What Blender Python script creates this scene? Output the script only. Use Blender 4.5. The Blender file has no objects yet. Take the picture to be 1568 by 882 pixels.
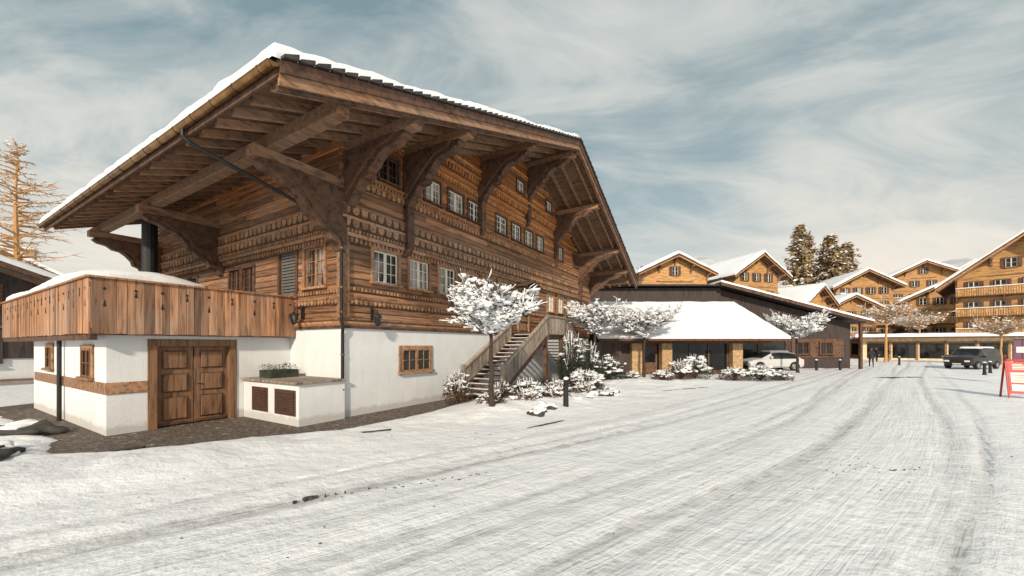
import bpy, math, random
import numpy as np
from mathutils import Vector, Matrix, noise
random.seed(7)
D=bpy.data; SC=bpy.context.scene; COL=SC.collection
ANG=math.atan2(.8562,.5166); CA,SA=math.cos(ANG),math.sin(ANG); C0=(-4.855,11.06)
def LW(t,s): return (C0[0]+CA*t-SA*s, C0[1]+SA*t+CA*s)

# ------------------------------------------------------------------ materials
def nm(name,rough=.8,metal=0.):
    m=D.materials.new(name); m.use_nodes=True; nt=m.node_tree
    b=nt.nodes['Principled BSDF']; b.inputs['Roughness'].default_value=rough; b.inputs['Metallic'].default_value=metal
    return m,nt,b
def N(nt,t,**k):
    n=nt.nodes.new(t)
    for a,v in k.items(): setattr(n,a,v)
    return n
def ramp(nt,src,stops):
    r=N(nt,'ShaderNodeValToRGB'); e=r.color_ramp.elements
    while len(e)<len(stops): e.new(.5)
    for i,(p,c) in enumerate(stops):
        e[i].position=p; e[i].color=(c[0],c[1],c[2],1) if isinstance(c,(tuple,list)) else (c,c,c,1)
    nt.links.new(src,r.inputs[0]); return r.outputs[0]
def noi(nt,vec,scale,detail=5,rough=.55,dist=0.):
    n=N(nt,'ShaderNodeTexNoise'); n.inputs['Scale'].default_value=scale; n.inputs['Detail'].default_value=min(detail,5)
    n.inputs['Roughness'].default_value=rough; n.inputs['Distortion'].default_value=dist
    if vec is not None: nt.links.new(vec,n.inputs['Vector'])
    return n.outputs['Fac']
def mapn(nt,src,sc):
    m=N(nt,'ShaderNodeMapping'); m.inputs['Scale'].default_value=sc; nt.links.new(src,m.inputs['Vector']); return m.outputs[0]
def mth(nt,op,a,b=None):
    n=N(nt,'ShaderNodeMath',operation=op)
    for i,x in enumerate((a,b)):
        if x is None: continue
        if isinstance(x,(int,float)): n.inputs[i].default_value=x
        else: nt.links.new(x,n.inputs[i])
    return n.outputs[0]
def mixc(nt,fac,a,b,bt='MIX'):
    n=N(nt,'ShaderNodeMix',data_type='RGBA',blend_type=bt)
    for i,x in ((0,fac),(6,a),(7,b)):
        if isinstance(x,(int,float)): n.inputs[i].default_value=x
        elif isinstance(x,(tuple,list)): n.inputs[i].default_value=(x[0],x[1],x[2],1)
        else: nt.links.new(x,n.inputs[i])
    return n.outputs[2]
def bump(nt,b,h,st,dist=.02):
    n=N(nt,'ShaderNodeBump'); n.inputs['Strength'].default_value=st; n.inputs['Distance'].default_value=dist
    nt.links.new(h,n.inputs['Height']); nt.links.new(n.outputs[0],b.inputs['Normal'])
def var(nt):
    a=N(nt,'ShaderNodeAttribute',attribute_name='var'); return a.outputs['Fac']

def wood(name,cA,cB,grain,rough=.75,vamt=.5,seam=None,grey=.3,bst=.5,upper_glow=None):
    m,nt,b=nm(name,rough); tc=N(nt,'ShaderNodeTexCoord').outputs['Object']
    v=var(nt)
    g=mapn(nt,tc,grain)
    add=N(nt,'ShaderNodeVectorMath',operation='ADD'); nt.links.new(g,add.inputs[0])
    cx=N(nt,'ShaderNodeCombineXYZ'); nt.links.new(mth(nt,'MULTIPLY',v,37.),cx.inputs[0]); nt.links.new(mth(nt,'MULTIPLY',v,91.),cx.inputs[1]); nt.links.new(cx.outputs[0],add.inputs[1])
    f=noi(nt,add.outputs[0],1.,5,.65,.4)
    c=ramp(nt,f,[(.28,cA),(.72,cB)])
    streak=ramp(nt,f,[(.38,.30),(.47,1.)])
    c=mixc(nt,.55,c,streak,'MULTIPLY')
    big=noi(nt,tc,.45,3,.6)
    gr=tuple(sum(cB)/3*k for k in (1.10,.97,.86))
    c=mixc(nt,mth(nt,'MULTIPLY',ramp(nt,big,[(.42,0.),(.65,1.)]),grey),c,gr)
    if upper_glow:   # orange glow of the upper gable, painted into the wood colour by height
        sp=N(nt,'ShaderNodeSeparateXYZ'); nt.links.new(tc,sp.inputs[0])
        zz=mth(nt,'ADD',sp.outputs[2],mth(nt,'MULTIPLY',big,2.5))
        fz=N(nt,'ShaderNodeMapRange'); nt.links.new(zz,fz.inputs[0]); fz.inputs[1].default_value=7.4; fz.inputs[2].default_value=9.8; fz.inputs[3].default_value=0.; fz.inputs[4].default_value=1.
        c=mixc(nt,fz.outputs[0],c,mixc(nt,1.,c,upper_glow,'MULTIPLY'))
    vv=mth(nt,'ADD',mth(nt,'MULTIPLY',v,vamt),1-vamt*.6)
    cc=N(nt,'ShaderNodeCombineXYZ')
    for i in range(3): nt.links.new(vv,cc.inputs[i])
    c=mixc(nt,1.,c,cc.outputs[0],'MULTIPLY')
    h=f
    if seam:
        ax,fr=seam; sp=N(nt,'ShaderNodeSeparateXYZ'); nt.links.new(tc,sp.inputs[0])
        co=sp.outputs[ax] if ax<3 else mth(nt,'ADD',sp.outputs[0],sp.outputs[1])
        q=mth(nt,'FRACT',mth(nt,'MULTIPLY',co,fr))
        sm=ramp(nt,q,[(0.,.25),(.06,1.)])
        c=mixc(nt,1.,c,sm,'MULTIPLY'); h=mth(nt,'ADD',mth(nt,'MULTIPLY',f,.4),sm)
    nt.links.new(c,b.inputs['Base Color']); bump(nt,b,h,bst,.012); return m
def plain(name,c,rough=.7,metal=0.,vscale=3.,amt=.25,bst=.15):
    m,nt,b=nm(name,rough,metal); tc=N(nt,'ShaderNodeTexCoord').outputs['Object']
    f=noi(nt,tc,vscale,4,.6)
    a=tuple(x*(1-amt) for x in c); d=tuple(min(1,x*(1+amt)) for x in c)
    nt.links.new(ramp(nt,f,[(.3,a),(.7,d)]),b.inputs['Base Color'])
    if bst: bump(nt,b,noi(nt,tc,vscale*8,3,.6),bst,.01)
    return m
def snowm(name,c=(.82,.845,.88),bs=.35,sc=6.):
    m,nt,b=nm(name,.65); tc=N(nt,'ShaderNodeTexCoord').outputs['Object']
    f=noi(nt,tc,sc,5,.65); f2=noi(nt,tc,.7,3)
    nt.links.new(mixc(nt,ramp(nt,f2,[(.35,0.),(.7,1.)]),tuple(x*.93 for x in c),c),b.inputs['Base Color'])
    bump(nt,b,f,bs,.04); return m
def plaster():
    m,nt,b=nm('white_plaster',.9); tc=N(nt,'ShaderNodeTexCoord').outputs['Object']
    sp=N(nt,'ShaderNodeSeparateXYZ'); nt.links.new(tc,sp.inputs[0])
    f=noi(nt,tc,1.3,5,.6); st=noi(nt,mapn(nt,tc,(5,5,.5)),1.,5,.6)
    c=ramp(nt,f,[(.3,(.64,.655,.67)),(.7,(.73,.745,.76))])
    c=mixc(nt,mth(nt,'MULTIPLY',ramp(nt,st,[(.5,0.),(.75,1.)]),.2),c,(.50,.48,.45))
    low=mth(nt,'SUBTRACT',sp.outputs[2],mth(nt,'MULTIPLY',noi(nt,tc,3.,5),.3))
    c=mixc(nt,ramp(nt,low,[(0.,.5),(.1,0.)]),c,(.36,.33,.29))
    nt.links.new(c,b.inputs['Base Color']); bump(nt,b,noi(nt,tc,14.,5,.7),.4,.015); return m
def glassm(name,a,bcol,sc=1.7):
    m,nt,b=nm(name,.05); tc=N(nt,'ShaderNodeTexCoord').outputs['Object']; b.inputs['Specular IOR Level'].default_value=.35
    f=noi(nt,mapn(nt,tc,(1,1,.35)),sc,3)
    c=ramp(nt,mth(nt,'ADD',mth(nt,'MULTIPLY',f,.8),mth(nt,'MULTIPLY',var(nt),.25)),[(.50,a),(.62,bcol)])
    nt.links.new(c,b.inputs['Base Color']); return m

W={}
W['wall']=wood('weathered_pine_logs',(.085,.036,.017),(.43,.215,.105),(1.3,1.3,26),vamt=.85,grey=.35,upper_glow=(1.5,1.02,.45))
W['band']=wood('carved_pine',(.17,.082,.04),(.46,.25,.13),(9,9,9),vamt=.55,grey=.3,upper_glow=(1.4,1.0,.5))
W['dark']=wood('dark_beam',(.045,.022,.013),(.17,.082,.045),(5,5,5),vamt=.4,grey=.15)
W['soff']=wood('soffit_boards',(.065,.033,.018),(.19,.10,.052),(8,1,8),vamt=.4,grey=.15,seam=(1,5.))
W['raft']=wood('rafter_wood',(.15,.075,.038),(.40,.22,.12),(3,12,12),vamt=.5,grey=.2)
W['para']=wood('parapet_boards',(.14,.055,.022),(.50,.25,.12),(16,16,1.1),vamt=.9,grey=.4)
W['door']=wood('door_wood',(.10,.048,.024),(.30,.155,.075),(14,14,1.2),vamt=.3,grey=.1)
W['barn']=wood('barn_boards',(.028,.019,.018),(.085,.056,.052),(9,9,.8),vamt=.4,seam=(3,6.),grey=.3)
W['greyw']=wood('grey_rail_wood',(.16,.125,.10),(.40,.33,.265),(8,8,2),vamt=.5,grey=.3)
W['gold']=wood('sunlit_chalet_wood',(.34,.155,.05),(.70,.40,.15),(1,1,9),vamt=.4,seam=(2,4.),grey=.1)  # warm light on the far houses is mixed into this wood colour
W['brown']=wood('brown_chalet_wood',(.12,.06,.03),(.36,.19,.09),(1,1,9),vamt=.4,seam=(2,4.),grey=.2)
W['plas']=plaster()
W['cream']=plain('cream_render',(.76,.58,.36),.9)  # cream with the same warm glow put into the colour
W['snow']=snowm('snow_cover'); W['snow2']=snowm('clinging_snow',(.83,.85,.88),.3,18.)
W['tile']=plain('roof_slate',(.04,.037,.037),.7,0,6.,.5,.4)
W['white']=plain('white_sash_paint',(.72,.68,.60),.5,0,5,.06,0)
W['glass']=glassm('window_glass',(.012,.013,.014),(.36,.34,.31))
W['dglass']=glassm('dark_glass',(.010,.010,.011),(.03,.03,.03))
W['black']=plain('black_iron',(.02,.02,.022),.5,.4,9,.3)
W['copper']=plain('copper_gutter',(.26,.14,.055),.36,.85,4,.5,.1)
W['stone']=plain('sandstone',(.42,.28,.15),.9,0,5,.35,.6)
W['bark']=plain('tree_bark',(.045,.032,.024),.95,0,14,.45,.7)
W['warmbark']=plain('golden_twigs',(.46,.26,.10),.9,0,8,.3,.3)
W['leaf']=plain('dark_evergreen',(.028,.038,.022),.8,0,5,.5,0)
W['dry']=plain('dry_leaves',(.085,.044,.022),.85,0,5,.5,0)
W['shut']=plain('grey_shutter',(.12,.115,.11),.7,0,6,.2)
W['rock']=plain('rock',(.05,.046,.042),.9,0,4,.5,.8)
W['vent']=plain('vent_brown',(.07,.035,.022),.7,0,6,.3)

# ------------------------------------------------------------------ mesh builder
def ico():
    p=(1+5**.5)/2
    v=[(-1,p,0),(1,p,0),(-1,-p,0),(1,-p,0),(0,-1,p),(0,1,p),(0,-1,-p),(0,1,-p),(p,0,-1),(p,0,1),(-p,0,-1),(-p,0,1)]
    v=[Vector(a).normalized() for a in v]
    f=[(0,11,5),(0,5,1),(0,1,7),(0,7,10),(0,10,11),(1,5,9),(5,11,4),(11,10,2),(10,7,6),(7,1,8),(3,9,4),(3,4,2),(3,2,6),(3,6,8),(3,8,9),(4,9,5),(2,4,11),(6,2,10),(8,6,7),(9,8,1)]
    def sub(v,f):
        v=list(v); c={}; o=[]
        def mid(a,b):
            k=(min(a,b),max(a,b))
            if k not in c: c[k]=len(v); v.append((v[a]+v[b]).normalized())
            return c[k]
        for a,b,d in f:
            x,y,z=mid(a,b),mid(b,d),mid(d,a); o+=[(a,x,z),(b,y,x),(d,z,y),(x,y,z)]
        return v,o
    return (v,f),sub(v,f),sub(*sub(v,f))
ICO=ico()
class M:
    def __init__(s,mats): s.v=[];s.f=[];s.mi=[];s.va=[];s.mats=mats;s.T=None;s.flip=False
    def setT(s,T): s.T=T; s.flip=(T is not None and T.to_3x3().determinant()<0)
    def add(s,vs,fs,m,va=None):
        o=len(s.v); va=random.random() if va is None else va
        mi=s.mats.index(m)
        if s.T is not None: vs=[tuple(s.T@Vector(p)) for p in vs]
        s.v+=[tuple(p) for p in vs]
        for f in fs:
            f=[o+i for i in f]
            if s.flip: f.reverse()
            s.f.append(f); s.mi.append(mi); s.va.append(va)
    def box(s,x0,x1,y0,y1,z0,z1,m,va=None):
        if x1<x0:x0,x1=x1,x0
        if y1<y0:y0,y1=y1,y0
        s.add([(x0,y0,z0),(x1,y0,z0),(x1,y1,z0),(x0,y1,z0),(x0,y0,z1),(x1,y0,z1),(x1,y1,z1),(x0,y1,z1)],
              [(0,3,2,1),(4,5,6,7),(0,1,5,4),(1,2,6,5),(2,3,7,6),(3,0,4,7)],m,va)
    def prism(s,poly,ax,a0,a1,m,va=None):
        n=len(poly); A=sum(poly[i][0]*poly[(i+1)%n][1]-poly[(i+1)%n][0]*poly[i][1] for i in range(n))
        if A<0: poly=poly[::-1]
        if a1<a0: a0,a1=a1,a0
        def P(p,a): return (a,p[0],p[1]) if ax==0 else ((p[0],a,p[1]) if ax==1 else (p[0],p[1],a))
        vs=[P(p,a0) for p in poly]+[P(p,a1) for p in poly]
        fs=[tuple(range(n-1,-1,-1)),tuple(range(n,2*n))]+[(i,(i+1)%n,n+(i+1)%n,n+i) for i in range(n)]
        if ax==1: fs=[f[::-1] for f in fs]
        s.add(vs,fs,m,va)
    def beam(s,p0,p1,w,h,m,va=None):
        p0,p1=Vector(p0),Vector(p1); d=(p1-p0).normalized()
        sd=d.cross(Vector((0,0,1)));
        if sd.length<1e-3: sd=Vector((1,0,0))
        sd.normalize(); up=sd.cross(d)
        c=[(-1,-1),(1,-1),(1,1),(-1,1)]
        vs=[p0+sd*a*w/2+up*b*h/2 for a,b in c]+[p1+sd*a*w/2+up*b*h/2 for a,b in c]
        s.add(vs,[(0,1,2,3),(7,6,5,4),(0,4,5,1),(1,5,6,2),(2,6,7,3),(3,7,4,0)],m,va)
    def tube(s,pts,rad,n,m,va=None,cap=True):
        pts=[Vector(p) for p in pts]; vs=[];fs=[]
        if not isinstance(rad,(list,tuple)): rad=[rad]*len(pts)
        prev=None
        for i,p in enumerate(pts):
            d=(pts[min(i+1,len(pts)-1)]-pts[max(i-1,0)]).normalized()
            a=prev if prev else (Vector((0,0,1)) if abs(d.z)<.9 else Vector((1,0,0)))
            x=(a-d*a.dot(d)).normalized(); y=d.cross(x); prev=x
            vs+=[p+(x*math.cos(2*math.pi*k/n)+y*math.sin(2*math.pi*k/n))*rad[i] for k in range(n)]
        for i in range(len(pts)-1):
            for k in range(n): fs.append((i*n+k,i*n+(k+1)%n,(i+1)*n+(k+1)%n,(i+1)*n+k))
        if cap:
            fs.append(tuple(range(n-1,-1,-1))); L=(len(pts)-1)*n; fs.append(tuple(range(L,L+n)))
        s.add(vs,fs,m,va)
    def blob(s,c,r,m,lv=1,j=.25,sq=(1,1,1),seed=None):
        v,f=ICO[lv]; o=Vector((random.random()*50,)*3)
        vs=[]
        for p in v:
            k=1+j*noise.noise(p*1.3+o)*1.6
            vs.append((c[0]+p.x*r*k*sq[0],c[1]+p.y*r*k*sq[1],c[2]+p.z*r*k*sq[2]))
        s.add(vs,f,m)
    def build(s,name,parent=None,loc=(0,0,0),rot=0.,smooth=False,bevel=0.):
        me=D.meshes.new(name); me.from_pydata(s.v,[],s.f)
        for k in s.mats: me.materials.append(W[k] if isinstance(k,str) else k)
        me.polygons.foreach_set('material_index',s.mi)
        at=me.attributes.new('var','FLOAT','FACE'); at.data.foreach_set('value',s.va)
        if smooth: me.polygons.foreach_set('use_smooth',[True]*len(s.f))
        me.update()
        o=D.objects.new(name,me); COL.objects.link(o); o.location=loc; o.rotation_euler=(0,0,rot)
        if parent: o.parent=parent
        if bevel:
            b=o.modifiers.new('b','BEVEL'); b.width=bevel; b.segments=1; b.limit_method='ANGLE'
        return o
def empty(name,loc=(0,0,0),rot=0.):
    e=D.objects.new(name,None); COL.objects.link(e); e.location=loc; e.rotation_euler=(0,0,rot); e.empty_display_size=.3; return e

def snow_slab(m,P,U,V,thick,mat='snow',res=.22,amp=.3,over=.05,edge=.12,seed=0):
    def ax(L):
        n=max(2,int(L/res)); a=[0,.025,.07,.14]; a=[x for x in a if x<L/2]
        mid=[.14+(L-.28)*i/n for i in range(1,n)]
        return a+mid+[L-x for x in a[::-1]]
    us,vs_=ax(U),ax(V); vs=[];fs=[]
    for u in us:
        for v in vs_:
            p=Vector(P(u,v)); e=min(u,U-u,v,V-v)
            pr=min(1,e/edge); pr=math.sqrt(1-(1-pr)**2)
            nn=noise.noise(Vector((p.x*.9+seed,p.y*.9,p.z)))*.6+noise.noise(Vector((p.x*3+seed,p.y*3,p.z)))*.4
            h=thick*pr*(1+amp*nn)
            if e<.08:
                w=over*(.5+1.2*noise.noise(Vector((p.x*2.3,p.y*2.3,seed+3))))
                du=-1 if u<.05 else (1 if u>U-.05 else 0); dv=-1 if v<.05 else (1 if v>V-.05 else 0)
                a=Vector(P(u+du*w,v+dv*w)); p=a
            vs.append((p.x,p.y,p.z+h-(.04 if e==0 else 0)))
    nv=len(vs_)
    for i in range(len(us)-1):
        for j in range(nv-1): fs.append((i*nv+j,(i+1)*nv+j,(i+1)*nv+j+1,i*nv+j+1))
    mid=fs[len(fs)//2]; a=Vector(vs[mid[1]])-Vector(vs[mid[0]]); b=Vector(vs[mid[3]])-Vector(vs[mid[0]])
    if a.cross(b).z<0: fs=[f[::-1] for f in fs]
    m.add(vs,fs,mat)

def window(m,a0,a1,z0,z1,ob,case='dark',sash='white',glass='glass',nx=2,mz=2,cas=.1,proud=.05,cols=2):
    m.box(a0-cas,a0,ob-.08,ob+proud,z0-cas,z1+cas,case); m.box(a1,a1+cas,ob-.08,ob+proud,z0-cas,z1+cas,case)
    m.box(a0,a1,ob-.08,ob+proud+.01,z1,z1+cas,case); m.box(a0-cas*1.3,a1+cas*1.3,ob-.08,ob+proud+.07,z0-cas*.7,z0,case)
    g=.045; w=(a1-a0)/nx
    for i in range(nx):
        x0=a0+i*w+.004; x1=x0+w-.008
        m.box(x0,x1,ob-.088,ob-.075,z0,z1,glass)
        m.box(x0,x0+g,ob-.073,ob-.025,z0,z1,sash,.5); m.box(x1-g,x1,ob-.073,ob-.025,z0,z1,sash,.5)
        m.box(x0+g,x1-g,ob-.073,ob-.027,z0,z0+g,sash,.5); m.box(x0+g,x1-g,ob-.073,ob-.027,z1-g,z1,sash,.5)
        for k in range(1,mz+1):
            z=z0+(z1-z0)*k/(mz+1); m.box(x0+g,x1-g,ob-.073,ob-.04,z-.010,z+.010,sash,.5)
        if cols>1:
            xm=(x0+x1)/2; m.box(xm-.009,xm+.009,ob-.073,ob-.042,z0+g,z1-g,sash,.5)

# ==================================================================== MAIN CHALET
CH=empty('timber_chalet',(C0[0],C0[1],0),ANG)
FW=20.3; DEP=13.4; E0,RD,E1=-3.35,10.6,22.3; SF,SB=-3.0,14.4
k1=(11.95-7.0)/(RD-E0); k2=(11.95-6.8)/(E1-RD)
def zr(t): return 7.0+(t-E0)*k1 if t<RD else 11.95-(t-RD)*k2
UND=.36
def lo(z,ob=0): 
    t=E0+(z-(7.0-UND))/k1; return max(-ob,t)
def hi(z,ob=0):
    t=RD+((11.95-UND)-z)/k2; return min(FW+ob,t)
TG=Matrix(((1,0,0,0),(0,-1,0,0),(0,0,1,0),(0,0,0,1)))
TL=Matrix(((0,-1,0,0),(1,0,0,0),(0,0,1,0),(0,0,0,1)))
def planks(m,lof,hif,z0,z1,step,ops,ob,mat='wall'):
    n=round((z1-z0)/step)
    for i in range(n):
        a=z0+i*step; b=a+step; zc=(a+b)/2
        R=[(lof(a),hif(a))]
        for (o0,o1,p0,p1) in ops:
            if p0-.02<zc<p1+.02:
                R2=[]
                for (x,y) in R:
                    if o1<=x or o0>=y: R2.append((x,y)); continue
                    if o0>x: R2.append((x,o0))
                    if o1<y: R2.append((o1,y))
                R=R2
        for x,y in R:
            if y-x<.02: continue
            while y-x>.01:
                L=random.uniform(2.5,5.5); e=y if y-x-L<.8 else x+L
                j=random.uniform(-.014,.014)
                m.add([(x,ob-.12,a+.003),(e-.004,ob-.12,a+.003),(e-.004,ob-.12,b-.003),(x,ob-.12,b-.003),
                       (x,ob+j-.03,a+.003),(e-.004,ob+j-.03,a+.003),(e-.004,ob+j,a+.035),(x,ob+j,a+.035),
                       (e-.004,ob+j,b-.035),(x,ob+j,b-.035),(e-.004,ob+j-.03,b-.003),(x,ob+j-.03,b-.003)],
                      [(0,1,5,4),(4,5,6,7),(7,6,8,9),(9,8,10,11),(11,10,2,3),(0,4,7,9,11,3),(1,2,10,8,6,5)],mat)
                x=e
m=M(['plas','dark'])
m.box(0,FW,0,DEP,-.3,2.58,'plas')
m.box(-.06,FW+.06,-.06,DEP,2.58,2.66,'dark')
m.build('plinth',CH)
R1=[(1.05,2.05),(2.55,3.5),(4.05,5.0),(5.45,6.4),(6.85,7.75),(8.2,9.0),(13.4,14.2),(14.8,15.6),(16.2,17.0),(17.6,18.4)]
R2=[(1.15,1.9),(3.15,3.95),(4.4,5.3),(5.65,6.55),(7.7,8.6),(9.1,9.95),(10.4,11.25),(11.7,12.5),(14.4,15.2),(16.9,17.6),(18.1,18.7)]
R3=[(9.35,10.05),(12.6,13.3),(13.9,14.5)]
LW1=[(.85,1.85,3.86,5.06),(2.35,3.3,2.86,5.06),(5.0,5.8,3.86,4.86),(5.95,6.75,3.86,4.86),(9.6,10.5,3.86,4.86),(11,11.9,3.86,4.86)]
J1,J2=.16,.30
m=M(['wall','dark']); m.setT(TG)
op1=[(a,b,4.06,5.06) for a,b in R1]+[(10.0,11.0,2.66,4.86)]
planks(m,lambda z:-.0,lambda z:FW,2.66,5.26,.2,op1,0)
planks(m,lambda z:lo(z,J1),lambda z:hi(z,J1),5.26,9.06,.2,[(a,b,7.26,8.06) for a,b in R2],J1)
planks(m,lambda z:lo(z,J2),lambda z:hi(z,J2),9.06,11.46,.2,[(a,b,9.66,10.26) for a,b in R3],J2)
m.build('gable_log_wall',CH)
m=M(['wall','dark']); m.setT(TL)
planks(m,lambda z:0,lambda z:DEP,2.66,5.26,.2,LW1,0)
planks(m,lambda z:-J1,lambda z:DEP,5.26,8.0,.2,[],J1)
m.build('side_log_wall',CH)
m=M(['dark','plas'])
m.prism([(.1,2.66),(FW-.1,2.66),(FW-.1,zr(FW)-.4),(RD,11.5),(.1,zr(.1)-.4)],1,.1,DEP-.05,'dark')
m.prism([(-.05,5.3),(FW+.05,5.3),(FW+.05,zr(FW)-.42),(RD,11.5),(-.05,zr(-.05)-.42)],1,-.06,DEP-.06,'dark')
m.prism([(2.5,9.1),(18.,9.1),(RD,11.45)],1,-.2,0,'dark')
m.build('wall_core',CH)
m=M(['dark','white','glass','band','shut','dglass']); m.setT(TG)
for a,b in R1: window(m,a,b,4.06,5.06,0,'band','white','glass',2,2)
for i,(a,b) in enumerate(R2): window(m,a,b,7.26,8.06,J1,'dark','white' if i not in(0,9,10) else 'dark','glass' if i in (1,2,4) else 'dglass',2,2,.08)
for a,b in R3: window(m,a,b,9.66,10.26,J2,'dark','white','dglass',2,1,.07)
m.box(10,11,-.09,-.06,2.66,4.86,'dark'); m.box(10.1,10.9,-.06,-.03,2.7,3.7,'band'); window(m,10.15,10.85,3.8,4.7,.06,'dark','dark','dglass',1,1,.05)
m.box(9.9,10,-.1,.08,2.66,4.95,'band'); m.box(11,11.1,-.1,.08,2.66,4.95,'band'); m.box(9.9,11.1,-.1,.09,4.86,5.0,'band')
m.setT(TL)
for i,(a,b,c,d) in enumerate(LW1):
    if i==1:
        window(m,a,b,c,d,0,'dark','dark','dglass',1,1)
        for k in range(22): z=c+.06+k*.1; m.box(a+.08,b-.08,-.04,-.01,z,z+.075,'shut')
    else: window(m,a,b,c,d,0,'band' if i==0 else 'dark','band' if i==0 else 'dark','glass' if i in(0,) else 'dglass',2,2)
m.build('windows',CH,bevel=.004)
m=M(['dark','dglass','band','white','black']); m.setT(TG)
window(m,2.2,3.55,1.2,1.95,.09,'band','band','dglass',2,1,.12,-.04)
m.build('cellar_window',CH)
m=M(['band','dark','wall'])
def dent(T,a0,a1,z,ob,pitch,w,h,d,style=0,zf=None):
    m.setT(T); n=int((a1-a0)/pitch)
    m.box(a0,a1,ob,ob+.016,z-.02,z+h,'dark',.2)  # dark backing added so the gaps between dentils look shaded
    for i in range(n):
        a=a0+(i+.5)*pitch
        if style==0: pl=[(a-w/2,z+h),(a-w/2,z+h*.45),(a-w*.3,z+h*.12),(a,z),(a+w*.3,z+h*.12),(a+w/2,z+h*.45),(a+w/2,z+h)]
        else: pl=[(a-w/2,z+h),(a-w/2,z),(a+w/2,z),(a+w/2,z+h)]
        m.prism(pl,1,ob,ob+d,'band')
def strip(T,a0,a1,z,h,ob,d,mt='band'):
    m.setT(T)
    x=a0
    while x<a1-.01:
        e=min(a1,x+random.uniform(3,5)); e=a1 if a1-e<1 else e
        m.prism([(ob,z),(ob+d*.55,z),(ob+d,z+h*.5),(ob+d,z+h),(ob,z+h)],0,x,e-.003,mt); x=e
for T,A1 in ((TG,FW),(TL,DEP)):
    strip(T,-.0,A1,2.66,.12,0,.10); strip(T,0,A1,2.82,.06,0,.05)
    dent(T,0,A1,3.30,0,.17,.12,.13,.05); strip(T,0,A1,3.43,.07,0,.07)
    dent(T,0,A1,3.70 if T is TG else 3.62,0,.14,.08,.1,.05,1)
    dent(T,0,A1,5.10,0,.16,.10,.16,.09,0)
    strip(T,-J1,A1,5.24,.10,J1-.01,.05)
    dent(T,-J1,A1,5.36,J1,.13,.075,.09,.045,1)
    dent(T,-J1,A1,5.50,J1,.3,.22,.22,.06,0); strip(T,-J1,A1,5.72,.07,J1,.09)
    dent(T,-J1,A1,5.86,J1,.3,.22,.22,.05,0); strip(T,-J1,A1,6.08,.06,J1,.08)
z=6.72
dent(TG,0,FW,z,J1,.2,.14,.16,.06); strip(TG,0,FW,z+.16,.07,J1,.09); dent(TG,0,FW,z+.24,J1,.13,.07,.08,.07,1); strip(TG,0,FW,z+.33,.06,J1,.13)
a0,a1=lo(8.4)+.1,hi(8.4)-.1
dent(TG,a0,a1,8.36,J1,.17,.12,.12,.05,1); strip(TG,a0,a1,8.48,.06,J1,.06)
a0,a1=lo(9.1)+.1,hi(9.1)-.1
dent(TG,a0,a1,8.84,J1,.2,.13,.2,.13); strip(TG,a0,a1,9.04,.1,J2-.02,.08)
dent(TG,a0,a1,9.2,J2,.16,.1,.12,.05); strip(TG,a0+.3,a1-.3,9.34,.08,J2,.1)
dent(TG,a0+1.4,a1-1.4,9.46,J2,.14,.08,.08,.05,1)
a0,a1=lo(10.5)+.1,hi(10.5)-.1
dent(TG,a0,a1,10.42,J2,.2,.14,.16,.05); strip(TG,a0,a1,10.6,.07,J2,.08)
m.build('carved_bands',CH)
m=M(['dark','band'])
m.box(-.10,.16,-.10,.16,2.86,5.24,'band'); m.box(FW-.16,FW+.1,-.1,.16,2.86,5.24,'band')
m.build('corner_posts',CH,bevel=.02)
def console(m,t,top,L,Hh,w=.34,base=0.,mt='dark'):
    c=[(0,0),(-1,0),(-1.03,-.05),(-.99,-.10),(-.93,-.12),(-.90,-.17),(-.84,-.20),(-.74,-.20),(-.64,-.24),(-.56,-.33),(-.52,-.42),(-.47,-.44),(-.44,-.50),(-.46,-.56),(-.40,-.60),
       (-.33,-.60),(-.27,-.66),(-.24,-.76),(-.19,-.78),(-.17,-.84),(-.13,-.93),(-.07,-1.),(0,-1.0)]
    m.prism([(-base+y*L,top+z*Hh) for y,z in c],0,t-w/2,t+w/2,mt)
    c2=[(0,0),(-.9,0),(-.82,-.1),(-.6,-.15),(-.42,-.36),(-.3,-.5),(-.15,-.7),(0,-.9)]
    m.prism([(-base+y*L,top+z*Hh) for y,z in c2],0,t-w/2-.05,t+w/2+.05,mt)
m=M(['dark','band','raft'])
PT=[0.1,2.3,6.5,RD,14.1,18.,FW-.1]
for t in PT:
    top=zr(t)-UND-.02 if t!=RD else zr(t)-UND-.1
    m.box(t-.16,t+.16,-2.85,.4,top-.28,top,'raft')
    m.prism([(-2.85,top),(-2.98,top-.06),(-2.98,top-.16),(-2.85,top-.22)],0,t-.155,t+.155,'dark')
    console(m,t,top-.28,2.35,1.75 if t not in (PT[0],PT[-1]) else 1.5,.3,J1-.05)
    zb=5.35 if t in(2.3,18.) else (7.0 if t!=RD else 8.5)
    if t not in (PT[0],PT[-1]):
        m.box(t-.15,t+.15,-J1-.22,-J1+.02,zb,top-1.9,'dark'); m.prism([(-J1-.22,zb),(-J1-.14,zb-.2),(-J1,zb-.25),(-J1,zb)],0,t-.12,t+.12,'dark')
m.build('gable_consoles',CH,bevel=.015)
m=M(['dark','band','raft'])
tp=-2.0; zt=zr(tp)-UND-.02
m.box(tp-.15,tp+.15,SF+.15,SB-.2,zt-.32,zt,'raft')
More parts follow.
